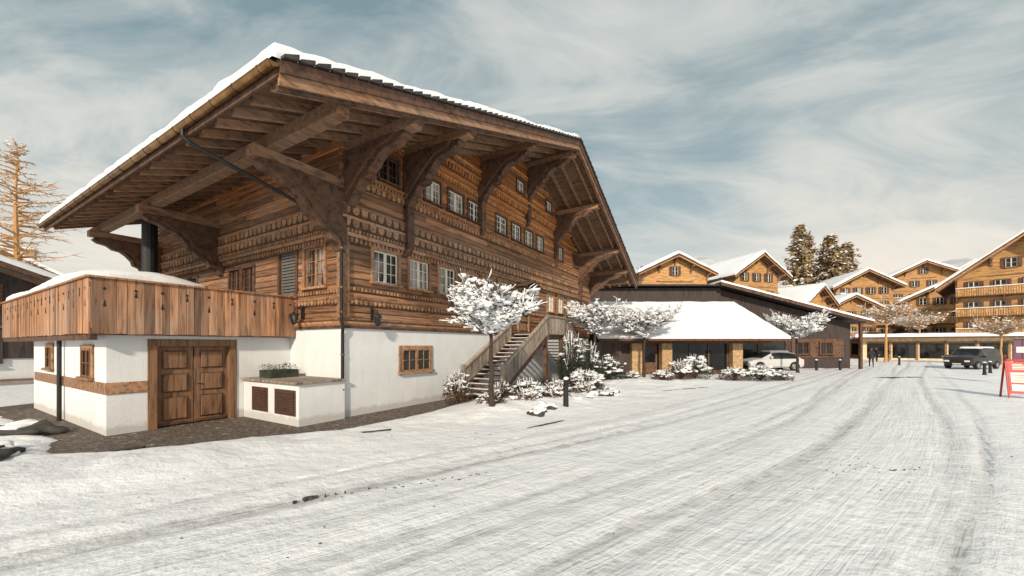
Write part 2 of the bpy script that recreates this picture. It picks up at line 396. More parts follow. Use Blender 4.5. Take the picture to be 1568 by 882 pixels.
for s0 in (-.02,7.4,13.0):
    c=[(0,0),(-1,0),(-1.05,-.06),(-.98,-.13),(-.86,-.16),(-.78,-.24),(-.68,-.26),(-.6,-.34),(-.52,-.46),(-.5,-.56),(-.42,-.6),(-.36,-.7),(-.25,-.74),(-.2,-.86),(-.1,-.9),(-.06,-1.),(0,-1.03)]
    top=zt-.32; L=2.25; Hh=1.75
    m.box(-2.45,.1,s0-.17,s0+.17,top-.26,top,'raft')
    pl=[(.0+y*L,top-.26+z*Hh) for y,z in c]
    m.prism(pl,1,s0-.15,s0+.15,'dark')
    m.prism([(x*.9,top-.26+(z-top+.26)*.88) for x,z in pl],1,s0-.2,s0+.2,'dark')
tp=FW+1.; zt=zr(tp)-UND-.02
m.box(tp-.12,tp+.12,SF+.3,SB-.2,zt-.28,zt,'raft')
m.build('eave_brackets',CH,bevel=.015)
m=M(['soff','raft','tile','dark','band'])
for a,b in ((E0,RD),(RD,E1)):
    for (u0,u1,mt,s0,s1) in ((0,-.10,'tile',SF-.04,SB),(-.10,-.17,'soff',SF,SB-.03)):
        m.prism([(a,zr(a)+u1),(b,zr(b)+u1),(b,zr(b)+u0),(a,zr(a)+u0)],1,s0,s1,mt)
s=SF+.45
while s<SB-.2:
    for a,b in ((E0+.12,RD),(RD,E1-.12)):
        m.prism([(a,zr(a)-UND+.02),(b,zr(b)-UND),(b,zr(b)-.17),(a,zr(a)-.17)],1,s-.06,s+.06,'raft')
    s+=.74
for (z0,z1,y0,y1,mt) in ((-.02,-.24,-.10,-.04,'dark'),(-.22,-.44,-.055,.0,'raft'),(-.40,-.52,0.005,.06,'dark')):
    for a,b in ((E0-.02,RD),(RD,E1+.02)):
        m.prism([(a,zr(a)+z1),(b,zr(b)+z1),(b,zr(b)+z0),(a,zr(a)+z0)],1,SF+y0,SF+y1,mt)
m.box(E0-.05,E0-.005,SF-.04,SB,zr(E0)-.30,zr(E0)-.02,'dark')
m.box(E1+.005,E1+.05,SF-.04,SB,zr(E1)-.28,zr(E1)-.02,'dark')
for a,b in ((E0,RD),(RD,E1)):
    n=int((b-a)/.30); 
    for i in range(n):
        t0=a+(b-a)*i/n; t1=a+(b-a)*(i+.86)/n; j=random.uniform(0,.02)
        m.prism([(t0,zr(t0)+.0),(t1,zr(t1)+.0),(t1,zr(t1)+.09+j),(t0,zr(t0)+.05)],1,SF-.16-j,SF+.1,'tile')
m.build('roof',CH)
m=M(['snow'])
EO=.13
snow_slab(m,lambda u,v:(E0-EO+u,SF-.05+v,7.0+(u-EO)*k1+.05 if E0-EO+u<=RD else zr(RD)+.05),RD-E0+EO,SB-SF+.1,.26,seed=3,amp=.5)
snow_slab(m,lambda u,v:(RD+u,SF-.05+v,11.95-u*k2+.05),E1-RD,SB-SF+.1,.18,seed=9,amp=.5)
m.build('roof_snow',CH,smooth=True)
m=M(['copper','black'])
gx=E0-.13; gz=zr(E0)-.12; R=.085; vs=[];fs=[]
n=8
for i,s in enumerate((SF-.06,SB)):
    for k in range(n+1):
        a=math.pi+math.pi*k/n; vs.append((gx+R*math.cos(a),s,gz+R*math.sin(a)))
for k in range(n): fs.append((k,k+1,n+2+k,n+1+k))
m.add(vs,fs,'copper')
vs=[(gx+(R-.012)*math.cos(math.pi+math.pi*k/n),s,gz+(R-.012)*math.sin(math.pi+math.pi*k/n)) for s in(SF-.06,SB) for k in range(n+1)]
m.add(vs,[f[::-1] for f in fs],'copper')
m.tube([(gx-R,SF-.06,gz),(gx-R,SB,gz)],.012,6,'copper')
s=SF+.3
while s<SB:
    m.box(gx-R-.012,E0,s-.015,s+.015,gz+.0,gz+.02,'black'); m.tube([(gx-R-.008,s,gz),(gx-R*.7,s,gz-R*.76),(gx,s,gz-R-.012),(gx+R*.7,s,gz-R*.76)],.01,4,'black'); s+=.9
m.prism([(gx-R,gz),(gx-R*.7,gz-R*.7),(gx,gz-R),(gx+R*.7,gz-R*.7),(gx+R,gz)],1,SF-.075,SF-.055,'copper')
m.tube([(gx,.62,gz-.05),(gx,.62,gz-.22),(gx+.12,.58,gz-.34),(-.35,-.02,5.55),(-.16,-.10,5.35),(-.16,-.16,5.1),(-.16,-.16,2.85),(-.1,-.14,2.6),(-.06,-.07,2.4),(-.06,-.07,0.02)],.045,10,'black')
for z in (4.8,3.7,3.0,1.8,.8): m.tube([(-.16 if z>2.8 else -.06,-.16 if z>2.8 else -.07,z),(-.16 if z>2.8 else -.06,-.16 if z>2.8 else -.07,z+.05)],.058,10,'copper')
m.build('gutter_and_downpipe',CH,smooth=False)
# ---------------- garage wing
m=M(['plas','band','dark','door','black','dglass','vent','wall'])
T0,S0,S1=-4.2,2.7,10.4
dz=2.33
m.box(T0,-3.35,S0,S0+.3,-.3,dz,'plas'); m.box(-1.65,-.0,S0,S0+.3,-.3,dz,'plas'); m.box(-3.35,-1.65,S0,S0+.3,2.12,dz,'plas')
m.box(T0,0,S0+.3,S1,-.3,dz,'plas')
m.box(-3.48,-3.3,S0-.03,S0+.25,-.1,2.14,'door'); m.box(-1.72,-1.54,S0-.03,S0+.25,-.1,2.14,'door'); m.box(-3.48,-1.54,S0-.035,S0+.25,2.06,2.24,'door')
for a,b in ((-3.3,-2.52),(-2.5,-1.72)):
    m.box(a,b,S0+.13,S0+.2,.03,2.06,'door')
    for z0,z1 in ((.15,.75),(.87,1.35),(1.47,1.95)):
        m.box(a+.12,b-.12,S0+.115,S0+.128,z0,z1,'dark'); m.box(a+.15,b-.15,S0+.08,S0+.113,z0+.03,z1-.03,'door')
    m.box(a,b,S0+.09,S0+.13,.03,.10,'dark')
m.tube([(-2.45,S0+.06,1.05),(-2.33,S0+.06,1.05)],.015,6,'black')
m.box(T0-.03,-3.48,S0-.03,S0-.002,.95,1.22,'band'); m.box(T0-.03,T0-.002,S0,S1-.3,.95,1.22,'band')
m.setT(Matrix(((0,-1,0,T0),(1,0,0,0),(0,0,1,0),(0,0,0,1))))
window(m,3.7,4.5,1.3,2.0,.09,'band','door','dglass',1,1,.1,-.04)
window(m,7.7,8.4,1.4,2.05,.09,'band','door','dglass',1,1,.1,-.04)
m.setT(None)
m.tube([(T0-.1,6.4,2.3),(T0-.1,6.4,.0)],.05,8,'black')
m.build('garage_wing',CH,bevel=.006)
m=M(['plas','vent','greyw','snow','leaf','black'])
m.box(-1.35,-.02,-.12,S0-.01,-.2,1.08,'plas')
for i in range(12):
    m.box(-1.45,-.03,-.2+i*.24,-.2+i*.24+.232,1.08,1.14,'greyw')
for a,b in ((.0,1.0),(1.35,2.2)):
    m.box(-1.37,-1.35,a,b,.25,.92,'vent')
    for k in range(9): m.box(-1.40,-1.37,a+.06,b-.06,.30+k*.065,.34+k*.065,'vent')
m.box(-1.1,-.3,1.7,2.35,1.14,1.36,'leaf')
m.build('service_box',CH,bevel=.006)
m=M(['leaf'])
for i in range(500):
    x,y,z=random.uniform(-1.15,-.25),random.uniform(1.65,2.4),random.uniform(1.3,1.52)
    d=Vector((random.uniform(-1,1),random.uniform(-1,1),random.uniform(-.3,1))).normalized()*.06; e=Vector((random.uniform(-1,1),random.uniform(-1,1),0)).normalized()*.03
    p=Vector((x,y,z)); m.add([p,p+e,p+d],[(0,1,2)],'leaf')
m.build('planter_greenery',CH)
m=M(['dark','para','black','snow','greyw'])
P0,Q0,Q1=-4.5,2.4,13.2
m.box(P0+.02,0,Q0+.02,Q1,dz,dz+.16,'dark'); m.box(P0-.02,-.02,Q0-.03,Q0+.1,dz-.0,dz+.14,'dark')
def boards(T,a0,a1,zb,zt):
    m.setT(T); a=a0; i=0
    while a<a1-.02:
        w=random.choice((.13,.15,.17,.2)); e=min(a1,a+w)
        m.box(a+.003,e-.003,0,.035+random.uniform(0,.012),zb+random.uniform(-.012,.012),zt,'para')
        if i%3==1 and e-a>.12:
            zz=zt-.38 if (i//3)%2 else zt-.62
            m.prism([(a-.03,zz),(a+.03,zz),(a,zz+.17)],1,.045,.052,'black')
            m.prism([(a-.035,zt-.22),(a,zt-.26),(a+.035,zt-.22),(a,zt-.18)],1,.045,.052,'black')
        a=e; i+=1
    m.box(a0-.03,a1,-.1,-.002,zt-.2,zt-.08,'para'); m.box(a0-.03,a1,-.1,-.002,zb+.1,zb+.25,'para')
    m.box(a0-.07,a1,-.12,.09,zt+.002,zt+.05,'para')
Tf=Matrix(((1,0,0,0),(0,-1,0,Q0),(0,0,1,0),(0,0,0,1))); Tl=Matrix(((0,-1,0,P0),(1,0,0,0),(0,0,1,0),(0,0,0,1)))
boards(Tf,P0,-.02,dz+.02,3.58); boards(Tl,Q0,Q1,dz+.02,3.58)
m.setT(None)
m.box(P0-.02,P0+.1,Q0,Q1,dz-.12,dz,'dark')
m.tube([(-1.5,9.6,2.4),(-1.5,9.6,7.3)],.24,14,'black')
m.build('terrace',CH,bevel=.004)
m=M(['snow','dark','greyw'])
snow_slab(m,lambda u,v:(P0+.02+u,4.6+v,3.66+.26*math.sin(min(1,max(0,u)/3.2)*math.pi)+.06*math.sin(v*.8)),3.2,8.5,.28,seed=20,amp=.25,over=.04,edge=.35,res=.18)
m.box(P0+.3,-1.5,5.0,12.9,3.52,3.64,'dark')
for x in (P0+.4,-1.7):
    for y in (6.3,12.6): m.box(x-.06,x+.06,y-.06,y+.06,2.45,3.52,'greyw')
snow_slab(m,lambda u,v:(P0+.15+u,Q0+.15+v,dz+.16),4.2,2.0,.12,seed=21,over=.02)
m.build('terrace_cover_snow',CH,smooth=True)
def lantern(name,x,y,z,dy):
    m=M(['black','glass','white'])
    m.box(-.04,.04,-.02,.02,-.1,.3,'black')
    m.tube([(0,0,.15),(0,-.12,.24),(0,-.24,.2),(0,-.26,.1)],.013,6,'black')
    m.tube([(0,-.26,.10),(0,-.26,.06),(0,-.26,.03),(0,-.26,.0)],[.02,.05,.12,.13],6,'black')
    m.tube([(0,-.26,-.0),(0,-.26,-.24)],[.10,.065],6,'glass')
    for k in range(6):
        a=math.pi*k/3; m.beam((math.cos(a)*.11,-.26+math.sin(a)*.11,0),(math.cos(a)*.075,-.26+math.sin(a)*.075,-.25),.012,.012,'black')
    m.tube([(0,-.26,-.24),(0,-.26,-.29)],[.075,.02],6,'black')
    o=m.build(name,CH,(x,y,z)); o.rotation_euler=(0,0,0 if dy<0 else -math.pi/2); return o
lantern('wall_lantern_front',.95,-.08,2.95,-1)
lantern('wall_lantern_side',-.08,1.9,3.0,0)
# ---------------- outside stair
m=M(['greyw','dark','snow','stone'])
n=15; t0,t1=5.0,9.6; s0,s1=-.15,-1.75
for i in range(n):
    a=t0+(t1-t0)*i/n; z=2.6*(i+1)/n; L=(t1-t0)/n
    m.box(a-.04,a+L,s1,s0,z-.05,z,'dark'); m.box(a+.06,a+L*.8,s1+.05,s0-.03,z+.001,z+.018+.015*random.random(),'snow')
    a2=16.-(16.-11.6)*(i+1)/n
    m.box(a2-.02,a2+.31,s1,s0,z-.05,z,'greyw')
for sy in (s1-.06,s0):
    m.prism([(t0-.1,-.05),(t0+.35,-.05),(t1,2.25),(t1,2.6),(t0-.1,.18)],1,sy,sy+.06,'dark')
m.prism([(11.6,2.6),(11.6,2.2),(15.8,-.05),(16.1,-.05),(16.1,.15)],1,s1-.06,s1,'dark')
m.box(t1,11.6,s1,s0,2.42,2.58,'dark')
for a in (9.7,11.5): m.box(a-.08,a+.08,s1-.02,s1+.14,-.1,2.42,'dark')
def rail(a0,z0,a1,z1,s):
    n=int(abs(a1-a0)/.15)
    for i in range(n):
        a=a0+(a1-a0)*i/n; b=a0+(a1-a0)*(i+.86)/n; za=z0+(z1-z0)*i/n; zb=z0+(z1-z0)*(i+.86)/n
        m.prism([(a,za+.02),(b,zb+.02),(b,zb+.82),(a,za+.82)],1,s-.03,s,'greyw')
    m.beam((a0,s-.02,z0+.88),(a1,s-.02,z1+.88),.12,.09,'greyw'); m.beam((a0,s+.03,z0+.2),(a1,s+.03,z1+.2),.05,.1,'greyw')
    for a,z in ((a0,z0),(a1,z1)): m.box(a-.06,a+.06,s-.06,s+.06,z-.25,z+1.0,'greyw')
rail(5.6,.35,9.6,2.6,-1.86); rail(9.6,2.6,11.6,2.6,-1.86); rail(11.6,2.6,15.6,.3,-1.86); rail(5.4,.3,9.0,2.2,-.12)
m.build('outside_stairs',CH)
m=M(['dark','band'])
m.prism([(9.6,5.1),(10.5,5.42),(11.4,5.1),(11.4,5.02),(10.5,5.32),(9.6,5.02)],1,-.7,-.1,'dark')
for a in (9.8,11.2): m.prism([(-.1,4.5),(-.1,5.04),(-.6,5.04),(-.5,4.95),(-.3,4.85),(-.2,4.6)],0,a-.06,a+.06,'dark')
m.build('door_canopy',CH)

# ==================================================================== GROUND
RC=[(-40,-22),(-12,-4.6),(-4,1.4),(0,4.4),(7.2,10.0),(17.5,19.8),(34,35.5),(58,57),(100,90),(170,140)]
def cat(P,n):
    out=[];P=[Vector(p) for p in P]
    for i in range(len(P)-1):
        p0=P[max(i-1,0)];p1=P[i];p2=P[i+1];p3=P[min(i+2,len(P)-1)]
        k=max(2,int((p2-p1).length/n))
        for j in range(k):
            t=j/k; out.append(.5*((2*p1)+(p2-p0)*t+(2*p0-5*p1+4*p2-p3)*t*t+(3*p1-p0-3*p2+p3)*t**3))
    out.append(P[-1]); return out
rc=cat(RC,.25); rcA=np.array([(p.x,p.y) for p in rc]); RW=4.2
PAVE=[LW(*p) for p in ((-5.1,11.5),(-5.0,3),(-5.3,1.3),(-4.3,.2),(-2.6,-.5),(-1.2,-1.5),(1.5,-1.6),(4.,-1.3),(6,-.8),(17,-.6),(20,3),(0,14))]
pv=np.array(PAVE)
def insd(X,Y,poly):
    n=len(poly); ins=np.zeros(X.shape,bool); dm=np.full(X.shape,1e9)
    for i in range(n):
        x0,y0=poly[i]; x1,y1=poly[(i+1)%n]
        c=((y0>Y)!=(y1>Y)); xx=(x1-x0)*(Y-y0)/((y1-y0) if y1!=y0 else 1e-9)+x0
        ins^=(c&(X<xx))
        dx,dy=x1-x0,y1-y0; t=np.clip(((X-x0)*dx+(Y-y0)*dy)/(dx*dx+dy*dy),0,1)
        dm=np.minimum(dm,np.hypot(X-x0-t*dx,Y-y0-t*dy))
    return np.where(ins,dm,-dm)
def axis(lo_,hi_,step,far,g=1.22):
    a=list(np.arange(lo_,hi_,step)); s=step; x=a[-1]
    while x<far: s*=g; x+=s; a.append(x)
    s=step; x=a[0]; pre=[]
    while x>-far: s*=g; x-=s; pre.append(x)
    return np.array(pre[::-1]+a)
xs=axis(-13,20,.12,900); ys=axis(2.2,25,.12,900)
X,Y=np.meshgrid(xs,ys,indexing='ij')
sub=rcA[::3]; dr=np.full(X.shape,1e9)
for p in sub: dr=np.minimum(dr,np.hypot(X-p[0],Y-p[1]))
dp=insd(X,Y,pv)
ss=lambda a,b,x: np.clip((x-a)/(b-a),0,1)**2*(3-2*np.clip((x-a)/(b-a),0,1))
NZ=np.zeros(X.shape); NB=np.zeros(X.shape)
near=(X>-16)&(X<40)&(Y>0)&(Y<40)
def lump(x,y): return noise.noise((x*1.7,y*1.7,.3))*.5+noise.noise((x*4.5,y*4.5,5.3))*.3+abs(noise.noise((x*9,y*9,2.)))*.12
for i,j in zip(*np.nonzero(near)):
    x,y=float(X[i,j]),float(Y[i,j])
    NZ[i,j]=lump(x,y); NB[i,j]=noise.noise((x*.35,y*.35,9.))
bed=np.zeros(X.shape)
for (t,s,r,h) in ((3.,-3.3,1.1,.22),(4.6,-3.6,1.3,.28),(6.4,-3.7,1.4,.26),(8.2,-4.2,1.4,.22),(10.5,-4.,1.8,.2),(14.,-4.5,2,.2),(-4.6,-1.2,1.3,.14),(-6.2,-.6,1.4,.18)):
    a,b=LW(t,s); bed=np.maximum(bed,h*np.exp(-((X-a)**2+(Y-b)**2)/(r*r)))
aw=ss(RW-.1,RW+1.6,dr)
Z=.05+NZ*(.022+.07*aw)+NB*.07*aw+bed*ss(RW-.2,RW+.6,dr)
Z=Z-(.17+.05*NB)*ss(-.12,.28,dp+NZ*.45)
Z=np.where(dr<RW-1.0,-.08,Z)
nx,ny=X.shape
vs=np.stack([X,Y,Z],-1).reshape(-1,3)
idx=np.arange(nx*ny).reshape(nx,ny)
fs=np.stack([idx[:-1,:-1],idx[1:,:-1],idx[1:,1:],idx[:-1,1:]],-1).reshape(-1,4)
me=D.meshes.new('snowy_ground'); me.from_pydata(vs.tolist(),[],fs.tolist()); me.polygons.foreach_set('use_smooth',[True]*len(fs))
def snowbase(nt,tc):
    f=noi(nt,tc,.9,5,.6)
    c=ramp(nt,f,[(.3,(.74,.77,.815)),(.62,(.83,.85,.88))])
    spk=ramp(nt,noi(nt,tc,26.,4,.75),[(.68,0.),(.75,1.)]); spm=ramp(nt,noi(nt,tc,.8,3),[(.48,0.),(.62,1.)])
    return mixc(nt,mth(nt,'MULTIPLY',mth(nt,'MULTIPLY',spk,spm),.5),c,(.25,.2,.15))
def snowbump(nt,tc): return mth(nt,'ADD',mth(nt,'MULTIPLY',noi(nt,tc,20.,3,.6),.22),noi(nt,tc,4.5,5,.58))
gm,nt,b=nm('snow_ground_mat',.6); tc=N(nt,'ShaderNodeTexCoord').outputs['Object']
nt.links.new(snowbase(nt,tc),b.inputs['Base Color']); bump(nt,b,snowbump(nt,tc),.6,.08)
me.materials.append(gm); me.update(); o=D.objects.new('snowy_ground',me); COL.objects.link(o)
pm,nt,b=nm('cobble_pavement',.85); tc=N(nt,'ShaderNodeTexCoord').outputs['Object']
vo=N(nt,'ShaderNodeTexVoronoi',feature='DISTANCE_TO_EDGE'); vo.inputs['Scale'].default_value=11.; nt.links.new(tc,vo.inputs['Vector'])
vc=N(nt,'ShaderNodeTexVoronoi'); vc.inputs['Scale'].default_value=11.; nt.links.new(tc,vc.inputs['Vector'])
bw=N(nt,'ShaderNodeRGBToBW'); nt.links.new(vc.outputs['Color'],bw.inputs[0])
c=ramp(nt,bw.outputs[0],[(.2,(.085,.062,.05)),(.8,(.17,.13,.105))])
e=ramp(nt,vo.outputs['Distance'],[(.02,0.),(.09,1.)])
c=mixc(nt,e,(.06,.048,.04),c)
c=mixc(nt,ramp(nt,noi(nt,tc,6.,5,.8),[(.56,0.),(.66,.7)]),c,(.6,.6,.6))
nt.links.new(c,b.inputs['Base Color']); bump(nt,b,e,.6,.02)
me=D.meshes.new('pavement'); me.from_pydata([(x,y,.0) for x,y in PAVE],[],[list(range(len(PAVE)))]); me.materials.append(pm); me.update()
o=D.objects.new('pavement',me); COL.objects.link(o)
if me.polygons[0].normal.z<0: me.flip_normals()
rm,nt,b=nm('packed_snow_road',.55); uv=N(nt,'ShaderNodeUVMap').outputs[0]; tc=N(nt,'ShaderNodeTexCoord').outputs['Object']
sx=N(nt,'ShaderNodeSeparateXYZ'); nt.links.new(uv,sx.inputs[0]); av=mth(nt,'ABSOLUTE',sx.outputs[1])
em=N(nt,'ShaderNodeMapRange'); nt.links.new(mth(nt,'ADD',av,mth(nt,'MULTIPLY',noi(nt,tc,.9,4),1.8)),em.inputs[0]); em.inputs[1].default_value=3.2; em.inputs[2].default_value=4.6; em.inputs[3].default_value=1.; em.inputs[4].default_value=0.
inr=em.outputs[0]
rut=N(nt,'ShaderNodeAttribute',attribute_name='rut').outputs['Fac']
a1=noi(nt,mapn(nt,uv,(.12,4.2,1)),1.,5,.6,.3); a2=noi(nt,mapn(nt,uv,(.5,15.,1)),1.,5,.65,.6); a4=noi(nt,mapn(nt,uv,(.05,.8,1)),1.,3); a5=noi(nt,tc,3.2,5,.7)
c=snowbase(nt,tc)
st=mth(nt,'MULTIPLY',mth(nt,'MULTIPLY',ramp(nt,a1,[(.48,0.),(.66,1.)]),ramp(nt,a5,[(.35,.3),(.6,1.)])),inr)
c=mixc(nt,mth(nt,'MULTIPLY',st,.62),c,(.55,.565,.58))
rr_=mth(nt,'MULTIPLY',mth(nt,'MULTIPLY',rut,ramp(nt,a5,[(.30,.3),(.58,1.)])),ramp(nt,a4,[(.35,.35),(.6,1.)]))
c=mixc(nt,mth(nt,'MULTIPLY',rr_,.8),c,(.40,.40,.405))
st2=mth(nt,'MULTIPLY',mth(nt,'MULTIPLY',ramp(nt,a2,[(.53,0.),(.66,1.)]),ramp(nt,a5,[(.44,0.),(.60,1.)])),mth(nt,'ADD',mth(nt,'MULTIPLY',rut,.9),mth(nt,'MULTIPLY',inr,.3)))
c=mixc(nt,mth(nt,'MINIMUM',st2,1.),c,(.20,.19,.18))
nt.links.new(c,b.inputs['Base Color'])
hh=mth(nt,'ADD',snowbump(nt,tc),mth(nt,'MULTIPLY',mth(nt,'MULTIPLY',a2,inr),-.5)); bump(nt,b,hh,.6,.08)
vs=[];fs=[];uvs=[];ru=[]; NV=84; acc=0
RUT=((-2.75,.5,.10),(-1.3,1.1,.13),(-1.0,2.3,.10),(.35,.2,.14),(.75,3.1,.10),(1.9,1.7,.13),(2.35,4.4,.1),(3.2,.9,.11),(-3.3,2.,.08))
for i,p in enumerate(rc):
    q=rc[min(i+1,len(rc)-1)]-rc[max(i-1,0)]; q.normalize(); nn=Vector((-q.y,q.x))
    if i: acc+=(rc[i]-rc[i-1]).length
    for k in range(NV+1):
        w=(k/NV*2-1)*(RW); P=p+nn*w; e=abs(w); f=min(1,max(0,(RW-.3-e)/.9))
        rt=0
        for c_,ph,wd in RUT:
            cc=c_+.28*math.sin(acc*.09+ph*2)+.12*noise.noise((acc*.2,ph,3)); rt=max(rt,math.exp(-((w-cc)/wd)**2)*(.55+.6*noise.noise((acc*.13,ph*5,8))+.3))
        rt=max(0,min(1,rt))
        z=.05+.022*lump(P.x,P.y)+f*(.010+.018*noise.noise((w*1.9,acc*.06,1.))-.036*rt+.008*noise.noise((w*6,acc*.5,2.)))
        z+=-.008+.014*min(1,max(0,(RW-e)/.5))+.006*noise.noise((P.x*3,P.y*3,6))
        if e>RW-.01: z-=.02
        vs.append((P.x,P.y,z)); uvs.append((acc,w)); ru.append(rt*min(1,f*2))
for i in range(len(rc)-1):
    for k in range(NV): a=i*(NV+1)+k; fs.append((a,a+NV+1,a+NV+2,a+1)[::-1])
me=D.meshes.new('snowy_road'); me.from_pydata(vs,[],fs); ul=me.uv_layers.new(name='UVMap')
li=np.zeros(len(me.loops),dtype=np.int32); me.loops.foreach_get('vertex_index',li); ul.data.foreach_set('uv',np.array(uvs,dtype=np.float32)[li].ravel())
at=me.attributes.new('rut','FLOAT','POINT'); at.data.foreach_set('value',ru)
me.polygons.foreach_set('use_smooth',[True]*len(fs)); me.materials.append(rm); me.update()
if me.polygons[10].normal.z<0: me.flip_normals()
o=D.objects.new('snowy_road',me); COL.objects.link(o)
m=M(['rock'])
L_=[(-3.4,9.0,.55,.5,.05),(.9,9.9,.75,.6,.045),(-2.7,5.15,.5,.08,.03),(7.6,17.5,.5,1.6,.12),(-7.6,7.45,1.,.3,.07),(24,24,.2,1.5,.3),(19,12.5,.2,.5,.12)]
for k in range(34):
    t=k/34; L_.append((-2.9+2.6*t+random.uniform(-.12,.12),5.0+1.1*t+random.uniform(-.1,.1),random.uniform(0,3),random.uniform(.008,.028),random.uniform(.005,.012)))  # footprint trail: small dark patches stand in for the shaded dents
for k in range(40):
    t=random.random(); L_.append((4.4+2.4*t+random.gauss(0,.3),5.6+1.2*t+random.gauss(0,.25),random.uniform(.3,1.),random.uniform(.010,.035),random.uniform(.005,.010)))
for x,y,a,L,w in L_:
    pts=[]; nn_=40 if L>.2 else 9
    for k in range(nn_):
        th=2*math.pi*k/nn_; r=1+random.uniform(-.35,.35); px,py=math.cos(th)*L*r,math.sin(th)*w*r
        pts.append((x+px*math.cos(a)-py*math.sin(a),y+px*math.sin(a)+py*math.cos(a)))
    m.prism(pts,2,.0,.072,'rock')
for i in range(220):
    x=random.uniform(-6,12); y=random.uniform(3.6,14); r=random.uniform(.004,.012)
    m.blob((x,y,.066),r,'rock',0,.3,(1.5,1,.5))
m.build('kerb_grit_and_footprints')

# ==================================================================== TREES
def rv(): return Vector((random.uniform(-1,1),random.uniform(-1,1),random.uniform(-1,1)))
def pollard(name,x,y,h,w,seed,bark='bark',snow=1.,dens=1.,tr=.1,clump=1.):
    random.seed(seed); m=M([bark,'snow2'])
    th=h*.62; lean=Vector((random.uniform(-.08,.08),random.uniform(-.08,.08),0))
    pts=[Vector((0,0,-.2))]+[Vector((lean.x*z/th+random.uniform(-.03,.03),lean.y*z/th+random.uniform(-.03,.03),z)) for z in np.linspace(.0,th,7)]
    rad=[tr*1.5,tr*1.35]+[tr*(1-.35*i/6)*random.uniform(.9,1.12) for i in range(1,7)]
    m.tube(pts,rad,9,bark); top=pts[-1]
    def snowon(ps,r,pr=1.):
        if random.random()>snow*pr: return
        m.tube([p+Vector((0,0,r*.9+.012)) for p in ps],[max(.010,r*1.0+.006)*random.uniform(.7,1.7) for _ in ps],5,'snow2')
    nl=10
    for i in range(nl):
        a=2*math.pi*(i+random.uniform(-.3,.3))/nl; L=w*.5*random.uniform(.5,.86)
        st=top-Vector((0,0,random.uniform(0,.05*h)))
        d=Vector((math.cos(a),math.sin(a),random.uniform(.1,.85)))
        ps=[st]
        for k in range(1,6):
            t=k/5; ps.append(st+Vector((d.x*L*t,d.y*L*t,(h-th)*.62*(d.z+.3)*t**.6))+rv()*.07)
        m.tube(ps,[tr*.55*(1-.6*k/5) for k in range(6)],6,bark); snowon(ps,tr*.25)
        for k in range(1,6):
            for q in range(max(1,int((4+k)*dens))):
                a2=a+random.uniform(-2.,2.); l2=w*random.uniform(.06,.16)
                s2=ps[k]+(ps[k-1]-ps[k])*random.random()
                d2=Vector((math.cos(a2),math.sin(a2),random.uniform(-.3,1.3)))
                pp=[s2+d2*l2*t+Vector((0,0,.1*t*t))+rv()*.04 for t in (0,.35,.7,1.)]
                m.tube(pp,[.021,.017,.012,.008],4,bark,cap=False); snowon(pp,.010,.75)
                for z in range(3):
                    s3=pp[random.randint(1,3)]; d3=(d2+rv()*1.1).normalized(); d3.z=abs(d3.z)*.8
                    p3=[s3,s3+d3*l2*.4+rv()*.03,s3+d3*l2*.8]; m.tube(p3,[.011,.009,.005],3,bark,cap=False); snowon(p3,.006,.6)
                for z in range(3):
                    if random.random()<.75*snow*clump:
                        m.blob(pp[random.randint(1,3)]+rv()*.06+Vector((0,0,.03)),random.uniform(.03,.08)*(1 if random.random()<.85 else 1.5),'snow2',1,.9,(1.35,1.35,.7))
    return m.build(name,None,(x,y,.05),random.uniform(0,6),smooth=True)
pollard('pollarded_tree',-.62,11.6,3.95,2.85,11,dens=1.7,tr=.085)
pollard('pollarded_tree.001',4.9,22.9,4.7,4.,12,dens=1.6,clump=1.3)
pollard('pollarded_tree.002',8.4,24.6,4.5,4.1,13,dens=1.6,clump=1.3)
pollard('pollarded_tree.003',20.9,28.2,4.5,4.0,14,dens=1.5,clump=1.2)
pollard('bare_street_tree',43.6,45,7.4,5.6,15,'warmbark',.3,1.3,.14)
pollard('bare_street_tree.001',55,52,7.,6.,16,'warmbark',.3,1.2,.14)
pollard('bare_street_tree.002',49.5,39,5.0,4.6,17,'warmbark',.2,1.3,.1)
pollard('bare_street_tree.003',62,60,8.0,6.6,18,'warmbark',.3,1.1,.14)

def shrub(name,x,y,r,h,seed,leaf='leaf',n=900,sn=26,z0=0.):
    random.seed(seed); m=M([leaf,'snow2','bark'])
    for i in range(40):
        d=Vector((random.uniform(-1,1),random.uniform(-1,1),random.uniform(.6,1.8))).normalized(); e=Vector((d.x*r*1.1,d.y*r*1.1,d.z*h*1.15))
        pp=[Vector((0,0,0)),e*.55+rv()*.06,e]; m.tube(pp,[.015,.01,.004],4,'bark',cap=False)
        if i%2: m.tube([p+Vector((0,0,.015)) for p in pp[1:]],[.02,.014],4,'snow2',cap=False)
    for i in range(n):
        a=random.uniform(0,6.283); q=random.random()**.5; e=random.random()**.6
        p=Vector((math.cos(a)*q*r,math.sin(a)*q*r,h*e*math.sqrt(max(0,1-q*q*.9))))
        p*=1+.35*noise.noise(p*4/max(r,.3)+Vector((seed,0,0)))
        d=rv().normalized()*random.uniform(.04,.08); e2=rv().normalized()*.025
        m.add([p,p+d*.5+e2,p+d,p+d*.5-e2],[(0,1,2,3)],leaf)
    for i in range(int(sn*2.4)):
        a=random.uniform(0,6.283); q=random.random()**.5*.9
        p=Vector((math.cos(a)*q*r,math.sin(a)*q*r,h*random.uniform(.75,1.)*math.sqrt(max(0,1-q*q*.9))))
        p*=1+.35*noise.noise(p*4/max(r,.3)+Vector((seed,0,0)))
        m.blob(p,random.uniform(.03,.11)*min(1.3,r*1.5),'snow2',1,1.,(1.3,1.3,.5))
    return m.build(name,None,(x,y,z0),0,smooth=True)
k=0
